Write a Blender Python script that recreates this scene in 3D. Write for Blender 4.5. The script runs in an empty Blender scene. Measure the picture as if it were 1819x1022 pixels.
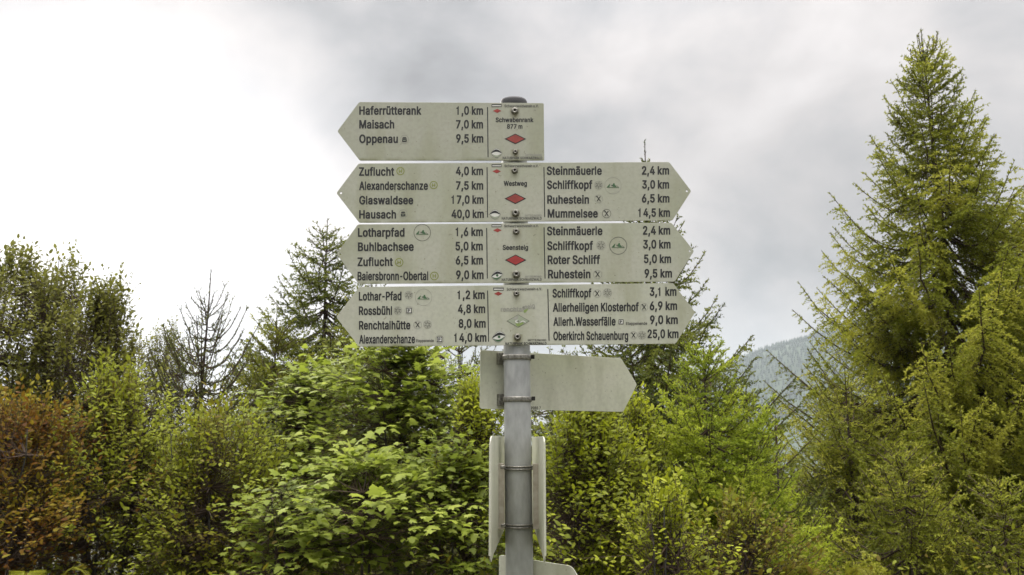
import bpy, math, random
import numpy as np
from mathutils import Vector, Matrix, noise

# ------------------------------------------------------------------ camera
F, CX, CY = 1427.0, 909.5, 511.0            # focal length and centre in photo pixels
PITCH = math.radians(10.0)
CAM = np.array((0.0, 0.0, 1.6))
scn = bpy.context.scene
col = scn.collection
cd = bpy.data.cameras.new('camera'); cam = bpy.data.objects.new('camera', cd); col.objects.link(cam)
cam.location = CAM; cam.rotation_euler = (math.pi/2 + PITCH, 0, 0)
cd.sensor_width = 36.0; cd.lens = 36.0*F/1819.0
cd.clip_start = 0.05; cd.clip_end = 8000
cd.dof.use_dof = True; cd.dof.focus_distance = 1.85; cd.dof.aperture_fstop = 13.0
scn.camera = cam
scn.view_settings.view_transform = 'Standard'
scn.view_settings.look = 'None'
scn.view_settings.gamma = 1.0
scn.view_settings.use_curve_mapping = False
scn.view_settings.exposure = 0.60

# ------------------------------------------------------------------ sun and sky
SUN_EL, SUN_AZ = math.radians(24), math.radians(-30)       # azimuth from +Y towards +X
SUN_DIR = (math.sin(SUN_AZ)*math.cos(SUN_EL), math.cos(SUN_AZ)*math.cos(SUN_EL), math.sin(SUN_EL))
sd = bpy.data.lights.new('sun', 'SUN'); so = bpy.data.objects.new('sun', sd); col.objects.link(so)
sd.energy = 1.5; sd.angle = math.radians(25); sd.color = (1.0, 0.95, 0.87)
so.rotation_euler = (Vector(SUN_DIR)).to_track_quat('Z', 'Y').to_euler()

world = bpy.data.worlds.new('World'); scn.world = world; world.use_nodes = True
nt = world.node_tree; nt.nodes.clear(); N = nt.nodes; Lk = nt.links
def wmath(op, a, b=None, c=None):
    n = N.new('ShaderNodeMath'); n.operation = op
    for i, v in enumerate((a, b, c)):
        if v is None: continue
        if isinstance(v, (int, float)): n.inputs[i].default_value = v
        else: Lk.new(v, n.inputs[i])
    return n.outputs[0]
def wdot(vec, d):
    n = N.new('ShaderNodeVectorMath'); n.operation = 'DOT_PRODUCT'
    Lk.new(vec, n.inputs[0]); n.inputs[1].default_value = d; return n.outputs['Value']
tc = N.new('ShaderNodeTexCoord'); D = tc.outputs['Generated']
def pxdir(px, py):
    c, s = math.cos(PITCH), math.sin(PITCH); u, v = px-CX, CY-py
    d = Vector((u, F*c - v*s, F*s + v*c)); return tuple(d.normalized())
def lump(px, py, sharp):            # a soft patch of cloud: 1 in its middle
    m = wmath('MAXIMUM', wdot(D, pxdir(px, py)), 0.0)
    return wmath('POWER', m, sharp)
sep = N.new('ShaderNodeSeparateXYZ'); Lk.new(D, sep.inputs[0])
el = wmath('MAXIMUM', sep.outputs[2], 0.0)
base = wmath('ADD', wmath('MULTIPLY_ADD', wmath('POWER', el, 6.0), 7.5, 0.345), wmath('MULTIPLY', el, 0.10))        # overcast: zenith brighter, boosted above the view to fill foliage and boards
glow = wmath('MULTIPLY', lump(150, 440, 26.0), 0.85)
mp = N.new('ShaderNodeMapping'); Lk.new(D, mp.inputs[0]); mp.inputs['Scale'].default_value = (1.0, 1.0, 1.35)
mp.inputs['Location'].default_value = (3.1, 0.4, 1.7)
n1 = N.new('ShaderNodeTexNoise'); Lk.new(mp.outputs[0], n1.inputs['Vector'])
n1.inputs['Scale'].default_value = 4.4; n1.inputs['Detail'].default_value = 6; n1.inputs['Roughness'].default_value = 0.5
n1.inputs['Distortion'].default_value = 0.25
cl = wmath('SUBTRACT', n1.outputs['Fac'], 0.5)
tone = wmath('MULTIPLY_ADD', cl, 1.7, 1.0)
tone = wmath('MULTIPLY_ADD', lump(1480, 420, 130.0), -0.20, tone)
tone = wmath('MULTIPLY_ADD', lump(120, -60, 30.0), -0.42, tone)
tone = wmath('MULTIPLY_ADD', lump(620, 20, 40.0), -0.16, tone)
tone = wmath('MULTIPLY_ADD', lump(1000, 140, 90.0), -0.08, tone)
tone = wmath('MULTIPLY_ADD', lump(1340, 600, 420.0), 0.20, tone)
tone = wmath('MULTIPLY_ADD', lump(1080, 50, 140.0), 0.10, tone)
tone = wmath('MULTIPLY_ADD', lump(620, 230, 600.0), -0.10, tone)
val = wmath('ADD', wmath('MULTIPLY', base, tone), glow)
ramp = N.new('ShaderNodeValToRGB'); Lk.new(wmath('MULTIPLY_ADD', cl, 2.4, 0.5), ramp.inputs[0])
ramp.color_ramp.elements[0].position = 0.25; ramp.color_ramp.elements[0].color = (0.995, 0.985, 1.01, 1)
ramp.color_ramp.elements[1].position = 0.75; ramp.color_ramp.elements[1].color = (1.045, 0.99, 0.975, 1)
mul = N.new('ShaderNodeVectorMath'); mul.operation = 'SCALE'
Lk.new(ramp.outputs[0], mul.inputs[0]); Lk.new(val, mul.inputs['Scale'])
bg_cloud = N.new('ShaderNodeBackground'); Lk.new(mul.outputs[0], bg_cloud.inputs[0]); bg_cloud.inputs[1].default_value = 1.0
sky = N.new('ShaderNodeTexSky'); sky.sky_type = 'NISHITA'; sky.sun_disc = False
sky.sun_elevation = SUN_EL; sky.sun_rotation = SUN_AZ
bg_sky = N.new('ShaderNodeBackground'); Lk.new(sky.outputs[0], bg_sky.inputs[0]); bg_sky.inputs[1].default_value = 0.06
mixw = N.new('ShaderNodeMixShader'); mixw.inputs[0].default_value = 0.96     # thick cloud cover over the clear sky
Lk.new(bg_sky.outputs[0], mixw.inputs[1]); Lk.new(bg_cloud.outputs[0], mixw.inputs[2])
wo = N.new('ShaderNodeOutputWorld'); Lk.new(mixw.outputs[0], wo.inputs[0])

# ------------------------------------------------------------------ helpers
RNG = np.random.default_rng(7)
random.seed(7)
def pray(px, py):
    return np.array(pxdir(px, py))
def at(px, py, Y):                          # the point at depth Y seen at a photo pixel
    d = pray(px, py); return CAM + d*(Y/d[1])
def tag(o, label=None, cat=None, group=None, kind=None):
    for k, v in (('label', label), ('category', cat), ('group', group), ('kind', kind)):
        if v: o[k] = v
    return o
def empty(name, loc, label, cat, group=None):
    o = bpy.data.objects.new(name, None); col.objects.link(o); o.location = loc
    o.empty_display_size = 0.1
    return tag(o, label, cat, group)
def link(name, me, mats, parent=None):
    o = bpy.data.objects.new(name, me); col.objects.link(o)
    if mats is not None and not me.materials:
        for m in (mats if isinstance(mats, (list, tuple)) else [mats]): me.materials.append(m)
    if parent is not None: o.parent = parent
    return o
def mesh_np(name, V, T, tint=None, smooth=False):
    V = np.asarray(V, dtype=np.float32); T = np.asarray(T, dtype=np.int32)
    me = bpy.data.meshes.new(name)
    me.vertices.add(len(V)); me.vertices.foreach_set('co', V.ravel())
    nl = T.size; k = T.shape[1]
    me.loops.add(nl); me.loops.foreach_set('vertex_index', T.ravel())
    me.polygons.add(len(T)); me.polygons.foreach_set('loop_start', np.arange(0, nl, k, dtype=np.int32))
    if smooth: me.polygons.foreach_set('use_smooth', np.ones(len(T), dtype=bool))
    if tint is not None:
        a = me.attributes.new('tint', 'FLOAT', 'POINT'); a.data.foreach_set('value', np.asarray(tint, dtype=np.float32))
    me.update(calc_edges=True); me.validate()
    return me
class Acc:                                   # collects triangles
    def __init__(s): s.V = []; s.T = []; s.C = []; s.n = 0
    def add(s, V, T, c=None):
        V = np.asarray(V, dtype=np.float32).reshape(-1, 3)
        s.V.append(V); s.T.append(np.asarray(T, dtype=np.int32).reshape(-1, 3) + s.n)
        s.C.append(np.full(len(V), 0.5, dtype=np.float32) if c is None else np.asarray(c, dtype=np.float32)); s.n += len(V)
    def obj(s, name, mat, parent=None, origin=(0, 0, 0), smooth=False):
        V = np.concatenate(s.V) - np.asarray(origin, dtype=np.float32)
        me = mesh_np(name, V, np.concatenate(s.T), np.concatenate(s.C), smooth)
        return link(name, me, mat, parent)
def unit(v): return v/np.maximum(np.linalg.norm(v, axis=-1, keepdims=True), 1e-9)
def tube(acc, P, R, sides=6, c=0.5):
    P = np.asarray(P, float); R = np.asarray(R, float); n = len(P)
    T = unit(np.gradient(P, axis=0)); ref = np.array((0.13, 0.97, 0.2)) if abs(T[0, 2]) > .7 else np.array((0., 0., 1.))
    A = unit(np.cross(T, ref)); B = np.cross(T, A)
    a = np.linspace(0, 2*np.pi, sides, endpoint=False)
    V = P[:, None] + R[:, None, None]*(np.cos(a)[None, :, None]*A[:, None] + np.sin(a)[None, :, None]*B[:, None])
    i = np.arange(n-1)[:, None]*sides; j = np.arange(sides)[None]; k = (j+1) % sides
    q = np.stack([i+j, i+k, i+sides+k, i+sides+j], -1).reshape(-1, 4)
    acc.add(V.reshape(-1, 3), np.concatenate([q[:, [0, 1, 2]], q[:, [0, 2, 3]]]), np.full(n*sides, c))
def sticks(acc, A, B, w, c=0.5):             # thin three-sided twigs
    A = np.asarray(A, float); B = np.asarray(B, float)
    if len(A) == 0: return
    w = np.broadcast_to(np.asarray(w, float), (len(A),))[:, None]
    T = unit(B-A); u = unit(np.cross(T, np.array((.3, .5, .81)))); v = np.cross(T, u)
    ring = [u, -0.5*u+0.87*v, -0.5*u-0.87*v]
    V = np.stack([A+r*w for r in ring]+[B+r*w*0.55 for r in ring], 1)
    base = np.array([[0, 1, 4], [0, 4, 3], [1, 2, 5], [1, 5, 4], [2, 0, 3], [2, 3, 5]])
    acc.add(V, (np.arange(len(A))[:, None, None]*6 + base[None]).reshape(-1, 3), np.full(len(A)*6, c))
def needles(acc, A, B, per_m, length, width, tint, ang=0.95):
    A = np.asarray(A, float); B = np.asarray(B, float)
    if len(A) == 0: return
    Ls = np.linalg.norm(B-A, axis=1); n = np.maximum((Ls*per_m + RNG.random(len(A))).astype(int), 2)
    idx = np.repeat(np.arange(len(A)), n); m = len(idx)
    t = RNG.random(m)[:, None]; d = unit(B-A)[idx]
    p = unit(np.cross(d, RNG.normal(size=(m, 3))))
    dr = d*math.cos(ang) + p*math.sin(ang) + np.array((0, 0, 0.10))
    O = A[idx] + (B-A)[idx]*t
    ln = length*RNG.uniform(.75, 1.2, m)[:, None]; sd_ = unit(np.cross(dr, RNG.normal(size=(m, 3))))*width/2
    V = np.stack([O-sd_, O+sd_, O+dr*ln], 1)
    tt = np.repeat(np.clip(np.asarray(tint)[idx] + RNG.normal(0, .06, m), 0, 1), 3)
    acc.add(V, np.arange(m*3).reshape(-1, 3), tt)

# ------------------------------------------------------------------ materials
def newmat(name):
    m = bpy.data.materials.new(name); m.use_nodes = True
    return m, m.node_tree, m.node_tree.nodes['Principled BSDF']
def leafmat(name, stops, transl=0.35, rough=0.5, big=0.5, spec=.22):
    m, t, p = newmat(name); n = t.nodes; l = t.links
    at_ = n.new('ShaderNodeAttribute'); at_.attribute_name = 'tint'
    geo = n.new('ShaderNodeNewGeometry')
    nz = n.new('ShaderNodeTexNoise'); nz.inputs['Scale'].default_value = 1.7; nz.inputs['Detail'].default_value = 3
    l.new(geo.outputs['Position'], nz.inputs['Vector'])
    a = n.new('ShaderNodeMath'); a.operation = 'MULTIPLY_ADD'; a.inputs[1].default_value = big; l.new(nz.outputs['Fac'], a.inputs[0])
    b = n.new('ShaderNodeMath'); b.operation = 'SUBTRACT'; b.inputs[1].default_value = big*0.5; l.new(at_.outputs['Fac'], b.inputs[0]); l.new(b.outputs[0], a.inputs[2])
    r = n.new('ShaderNodeValToRGB'); l.new(a.outputs[0], r.inputs[0])
    e = r.color_ramp.elements
    while len(e) < len(stops): e.new(0.5)
    for i, (pos, c) in enumerate(stops): e[i].position = pos; e[i].color = (*c, 1)
    l.new(r.outputs[0], p.inputs['Base Color']); p.inputs['Roughness'].default_value = rough
    p.inputs['Specular IOR Level'].default_value = spec
    tr = n.new('ShaderNodeBsdfTranslucent'); l.new(r.outputs[0], tr.inputs[0])
    mx = n.new('ShaderNodeMixShader'); mx.inputs[0].default_value = transl
    l.new(p.outputs[0], mx.inputs[1]); l.new(tr.outputs[0], mx.inputs[2])
    l.new(mx.outputs[0], n['Material Output'].inputs[0])
    return m
def woodmat(name, c1, c2, scale=20):
    m, t, p = newmat(name); n = t.nodes; l = t.links
    geo = n.new('ShaderNodeNewGeometry'); nz = n.new('ShaderNodeTexNoise'); nz.inputs['Scale'].default_value = scale; nz.inputs['Detail'].default_value = 4
    l.new(geo.outputs['Position'], nz.inputs['Vector'])
    r = n.new('ShaderNodeValToRGB'); l.new(nz.outputs['Fac'], r.inputs[0])
    r.color_ramp.elements[0].position = .35; r.color_ramp.elements[0].color = (*c1, 1)
    r.color_ramp.elements[1].position = .65; r.color_ramp.elements[1].color = (*c2, 1)
    l.new(r.outputs[0], p.inputs['Base Color']); p.inputs['Roughness'].default_value = .9
    return m
M = {}
M['spruce'] = leafmat('spruce_needles', [(0.0, (0.045, 0.030, 0.008)), (.36, (0.115, 0.125, 0.018)), (.70, (0.235, 0.265, 0.028)), (1, (0.400, 0.400, 0.055))], 0.45, big=.8, spec=.12)
M['spruce_dark'] = leafmat('dark_spruce_needles', [(0.0, (0.021, 0.026, 0.012)), (.5, (0.077, 0.100, 0.024)), (1, (0.212, 0.236, 0.041))], 0.40, spec=.12)
M['spruce_light'] = leafmat('light_spruce_needles', [(0.0, (0.065, 0.083, 0.012)), (.45, (0.212, 0.277, 0.024)), (1, (0.448, 0.507, 0.053))], 0.50, spec=.12)
M['maple'] = leafmat('maple_leaves', [(0.0, (.070, .100, .016)), (.5, (.245, .300, .036)), (1, (.42, .47, .10))], .50, big=.7)
M['yellow'] = leafmat('yellow_green_leaves', [(0.0, (.075, .10, .010)), (.5, (.30, .335, .016)), (1, (.52, .55, .05))], .50, big=.8)
M['beech'] = leafmat('beech_leaves', [(0.0, (0.041, 0.042, 0.012)), (.5, (0.153, 0.159, 0.026)), (1, (0.283, 0.283, 0.053))], 0.45, spec=.15)
M['redcast'] = leafmat('red_cast_leaves', [(0.0, (0.065, 0.019, 0.005)), (.42, (0.153, 0.065, 0.011)), (.68, (0.224, 0.165, 0.017)), (1, (0.319, 0.307, 0.024))], 0.50, big=1.1, spec=.12)  # soft red-brown lens cast of the lower left, put into leaf colour
M['olive'] = leafmat('olive_leaves', [(0.0, (.095, .050, .008)), (.30, (.16, .13, .014)), (.54, (.23, .26, .020)), (1, (.40, .44, .055))], .50, big=1.0, spec=.15)
M['fern'] = leafmat('fern_fronds', [(0.0, (0.118, 0.059, 0.009)), (.4, (0.212, 0.212, 0.019)), (1, (0.354, 0.389, 0.035))], 0.50)
M['plate'] = None
M['bark'] = woodmat('bark', (.022, .016, .012), (.07, .05, .038))
M['twig'] = woodmat('twig_bark', (.035, .020, .012), (.075, .048, .028))
M['greybark'] = woodmat('grey_bark', (.03, .028, .024), (.09, .085, .07))

def signmat(name, base, bolts, seed, zbot=None):        # cream coated aluminium with grime
    m, t, p = newmat(name); n = t.nodes; l = t.links
    geo = n.new('ShaderNodeNewGeometry'); P = geo.outputs['Position']
    def mth(op, a, b=None, c=None):
        x = n.new('ShaderNodeMath'); x.operation = op
        for i, v in enumerate((a, b, c)):
            if v is None: continue
            if isinstance(v, (int, float)): x.inputs[i].default_value = v
            else: l.new(v, x.inputs[i])
        return x.outputs[0]
    def nz(scale, sc=(1, 1, 1), det=4, off=0):
        mm = n.new('ShaderNodeMapping'); mm.inputs['Scale'].default_value = sc; mm.inputs['Location'].default_value = (seed*3.7+off, seed*1.3, off)
        l.new(P, mm.inputs[0]); x = n.new('ShaderNodeTexNoise'); x.inputs['Scale'].default_value = scale; x.inputs['Detail'].default_value = det
        l.new(mm.outputs[0], x.inputs['Vector']); return x.outputs['Fac']
    def ramp(v, a, b):
        x = n.new('ShaderNodeMapRange'); l.new(v, x.inputs[0]); x.inputs[1].default_value = a; x.inputs[2].default_value = b; return x.outputs[0]
    def mix(fac, ca, cb):
        x = n.new('ShaderNodeMix'); x.data_type = 'RGBA'; l.new(fac, x.inputs[0])
        for i, c in ((6, ca), (7, cb)):
            if isinstance(c, tuple): x.inputs[i].default_value = (*c, 1)
            else: l.new(c, x.inputs[i])
        return x.outputs[2]
    c = mix(ramp(nz(9, off=1), .3, .7), base, tuple(b*k for b, k in zip(base, (.90, .93, .86))))
    c = mix(mth('MULTIPLY', ramp(nz(120, off=2), .42, .75), .45), c, tuple(b*.72 for b in base))       # fine mottling
    c = mix(mth('MULTIPLY', ramp(nz(16, (1, 1, .22), off=4), .48, .72), .60), c, (.27, .275, .17))      # runs
    c = mix(mth('MULTIPLY', ramp(nz(150, det=2, off=6), .70, .76), .6), c, (.16, .15, .10))          # specks
    sx = n.new('ShaderNodeSeparateXYZ'); l.new(P, sx.inputs[0])
    for (bx, bz, k) in bolts:                # grime washed down from each bolt
        dx = mth('ABSOLUTE', mth('SUBTRACT', sx.outputs[0], bx)); dz = mth('SUBTRACT', bz, sx.outputs[2])
        a = mth('SUBTRACT', 1.0, mth('DIVIDE', dx, .013)); a = mth('MAXIMUM', a, 0.0)
        b = mth('MULTIPLY', mth('GREATER_THAN', dz, -.006), mth('MAXIMUM', mth('SUBTRACT', 1.0, mth('DIVIDE', dz, .026)), 0.0))
        f = mth('MULTIPLY', mth('MULTIPLY', a, b), mth('MULTIPLY', nz(90, (1, 1, .5), off=8), 2.6*k))
        c = mix(mth('MINIMUM', f, .8), c, (.17, .15, .075))
    if zbot is not None:                     # green film along the lower edge
        e = mth('MAXIMUM', mth('SUBTRACT', 1.0, mth('DIVIDE', mth('ABSOLUTE', mth('SUBTRACT', sx.outputs[2], zbot)), .009)), 0.0)
        c = mix(mth('MINIMUM', mth('MULTIPLY', mth('POWER', e, 1.5), mth('MULTIPLY', ramp(nz(22, (1, 1, .3), off=11), .42, .7), 1.3)), .8), c, (.15, .155, .06))
    l.new(c, p.inputs['Base Color']); p.inputs['Roughness'].default_value = .42
    p.inputs['Specular IOR Level'].default_value = .35
    bp = n.new('ShaderNodeBump'); bp.inputs['Strength'].default_value = .12; bp.inputs['Distance'].default_value = .001
    l.new(nz(220, off=3), bp.inputs['Height']); l.new(bp.outputs[0], p.inputs['Normal'])
    return m
def metal(name, c1, c2, scale, metallic=.4, rough=.5, sc=(1, 1, 1)):
    m, t, p = newmat(name); n = t.nodes; l = t.links
    geo = n.new('ShaderNodeNewGeometry'); mm = n.new('ShaderNodeMapping'); mm.inputs['Scale'].default_value = sc; l.new(geo.outputs['Position'], mm.inputs[0])
    nz = n.new('ShaderNodeTexNoise'); nz.inputs['Scale'].default_value = scale; nz.inputs['Detail'].default_value = 5; l.new(mm.outputs[0], nz.inputs['Vector'])
    r = n.new('ShaderNodeValToRGB'); l.new(nz.outputs['Fac'], r.inputs[0])
    r.color_ramp.elements[0].position = .3; r.color_ramp.elements[0].color = (*c1, 1)
    r.color_ramp.elements[1].position = .7; r.color_ramp.elements[1].color = (*c2, 1)
    l.new(r.outputs[0], p.inputs['Base Color']); p.inputs['Roughness'].default_value = rough; p.inputs['Metallic'].default_value = metallic
    return m
def flat(name, c, rough=.5, mottled=.25):
    return metal(name, tuple(x*(1-mottled) for x in c), c, 60, 0, rough)
def postmat():
    m = metal('galvanised_steel', (.27, .277, .268), (.40, .407, .393), 60, .25, .55, (1, 1, .4))
    t = m.node_tree; n = t.nodes; l = t.links; p = n['Principled BSDF']; r = n['Color Ramp']
    geo = n.new('ShaderNodeNewGeometry'); s = n.new('ShaderNodeSeparateXYZ'); l.new(geo.outputs['Position'], s.inputs[0])
    nz = n.new('ShaderNodeTexNoise'); nz.inputs['Scale'].default_value = 18; nz.inputs['Detail'].default_value = 4; l.new(geo.outputs['Position'], nz.inputs['Vector'])
    a = n.new('ShaderNodeMapRange'); l.new(s.outputs[2], a.inputs[0]); a.inputs[1].default_value = 1.75; a.inputs[2].default_value = 1.15; a.inputs[3].default_value = 0; a.inputs[4].default_value = .75
    b = n.new('ShaderNodeMath'); b.operation = 'MULTIPLY'; l.new(a.outputs[0], b.inputs[0]); l.new(nz.outputs['Fac'], b.inputs[1])
    x = n.new('ShaderNodeMix'); x.data_type = 'RGBA'; l.new(b.outputs[0], x.inputs[0]); l.new(r.outputs[0], x.inputs[6]); x.inputs[7].default_value = (.13, .14, .06, 1)   # algae film low down
    l.new(x.outputs[2], p.inputs['Base Color'])
    return m
M['steel'] = postmat()
M['plate'] = metal('tan_clamp_plate', (.27, .24, .18), (.38, .35, .28), 70, .1, .6)
M['bolt'] = metal('bolt_steel', (.10, .095, .075), (.30, .29, .25), 200, .6, .42)
M['grime'] = flat('grimy_socket', (.02, .018, .014), .9)
M['cap'] = flat('black_plastic', (.035, .035, .035), .55)
M['black'] = flat('black_print', (.018, .018, .018), .55, .4)
M['thin'] = flat('faded_black_print', (.12, .12, .10), .6, .5)
M['pale'] = flat('pale_grey_print', (.33, .33, .28), .6, .3)
M['red'] = flat('red_print', (.42, .035, .03), .5, .35)
M['redold'] = flat('weathered_red_print', (.34, .05, .035), .55, .4)
M['green'] = flat('green_print', (.05, .13, .05), .5, .3)
M['lime'] = flat('lime_print', (.25, .34, .10), .5, .3)
M['hgreen'] = flat('olive_ring_print', (.24, .27, .05), .5, .3)
M['white'] = flat('white_print', (.66, .66, .60), .5, .1)
M['greenpale'] = flat('pale_green_print', (.34, .38, .27), .5, .2)

# ------------------------------------------------------------------ terrain
def ground_z(x, y):
    r = np.hypot(x, y)
    near = -0.15*np.clip(r-3.6, 0, None)
    z = np.where(r < 420, near, -62.5)
    return z + np.where(r > 4, 0.10*np.sin(x*.9+1)*np.cos(y*.7)*np.clip((r-4)/4, 0, 1), 0)
rad = np.concatenate([[0], np.geomspace(.6, 3800, 90)]); az = np.linspace(0, 2*np.pi, 121)[:-1]
X = (rad[:, None]*np.sin(az)).ravel(); Yy = (rad[:, None]*np.cos(az)).ravel()
V = np.stack([X, Yy, ground_z(X, Yy)], 1); i = np.arange(len(rad)-1)[:, None]*120; j = np.arange(120)[None]; k = (j+1) % 120
Q = np.stack([i+j, i+120+j, i+120+k, i+k], -1).reshape(-1, 4)
me = mesh_np('ground', V, Q, smooth=True)
gm, t, p = newmat('forest_floor'); geo = t.nodes.new('ShaderNodeNewGeometry')
def gn(scale, d=6):
    x = t.nodes.new('ShaderNodeTexNoise'); x.inputs['Scale'].default_value = scale; x.inputs['Detail'].default_value = d; t.links.new(geo.outputs['Position'], x.inputs['Vector']); return x
r = t.nodes.new('ShaderNodeValToRGB'); t.links.new(gn(3.5).outputs['Fac'], r.inputs[0])
r.color_ramp.elements[0].position = .35; r.color_ramp.elements[0].color = (.045, .022, .012, 1)
r.color_ramp.elements[1].position = .65; r.color_ramp.elements[1].color = (.045, .065, .02, 1)
t.links.new(r.outputs[0], p.inputs['Base Color']); p.inputs['Roughness'].default_value = .95
bp = t.nodes.new('ShaderNodeBump'); bp.inputs['Distance'].default_value = .05; t.links.new(gn(25).outputs['Fac'], bp.inputs['Height']); t.links.new(bp.outputs[0], p.inputs['Normal'])
tag(link('ground', me, gm), kind='structure')

# far hill: its ridge line as seen between the trees
RD = 2000.0
ridge_px = [(-800, 800), (300, 790), (900, 765), (1150, 700), (1250, 664), (1300, 642), (1340, 622), (1380, 609), (1420, 600), (1500, 575), (1600, 548), (1750, 525), (1950, 515), (2400, 540), (3200, 620)]
def ridge_h(x):
    px = CX + x/RD*F*math.cos(PITCH)*1.0
    py = np.interp(px, [q[0] for q in ridge_px], [q[1] for q in ridge_px])
    ang = PITCH + np.arctan((CY-py)/F)
    return 1.6 + RD*np.tan(ang) - 9
gx = np.linspace(-2600, 2900, 221); gy = np.linspace(900, 3300, 97)
GX, GY = np.meshgrid(gx, gy)
def hill_z(x, y):
    prof = np.clip(1-np.abs(y-RD-40*np.sin(x/260))/1000, 0, 1); prof = prof*prof*(3-2*prof)
    return -75 + (ridge_h(x)+75)*prof + 5*np.sin(x/90)*np.cos(y/130)*prof*(1-prof)*4
V = np.stack([GX.ravel(), GY.ravel(), hill_z(GX, GY).ravel()], 1)
i = np.arange(96)[:, None]*221; j = np.arange(220)[None]
me = mesh_np('hill', V, np.stack([i+j, i+j+1, i+222+j, i+221+j], -1).reshape(-1, 4), smooth=True)
hm = woodmat('far_forest_floor', (.02, .035, .018), (.035, .055, .025), .02)
tag(link('hill', me, hm), kind='structure')
acc = Acc(); nT = 4500
tx = np.concatenate([RNG.uniform(250, 1300, nT), RNG.uniform(350, 1100, 900)]); ty = np.concatenate([RNG.uniform(1500, 2080, nT), RNG.uniform(1985, 2010, 900)])
tz = hill_z(tx, ty); hh = RNG.uniform(9, 17, len(tx)); rr = hh*RNG.uniform(.16, .24, len(tx))
a = np.linspace(0, 2*np.pi, 6)[:-1]
for lo, hi, rs in ((0, .55, 1.0), (.3, 1.0, .72)):
    ring = np.stack([tx[:, None]+rs*rr[:, None]*np.cos(a), ty[:, None]+rs*rr[:, None]*np.sin(a), np.repeat((tz+hh*lo)[:, None], 5, 1)], -1)
    V = np.concatenate([ring, np.stack([tx, ty, tz+hh*hi], -1)[:, None]], 1)
    b = np.array([[q, (q+1) % 5, 5] for q in range(5)])
    acc.add(V, (np.arange(len(tx))[:, None, None]*6+b[None]).reshape(-1, 3), np.repeat(RNG.random(len(tx)), 6))
tag(acc.obj('distant_forest', leafmat('far_spruce', [(0.0, (.010, .020, .016)), (1, (.030, .052, .030))], .1)), 'dark spruce forest covering the distant misty hill', 'forest', kind='stuff')

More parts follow.
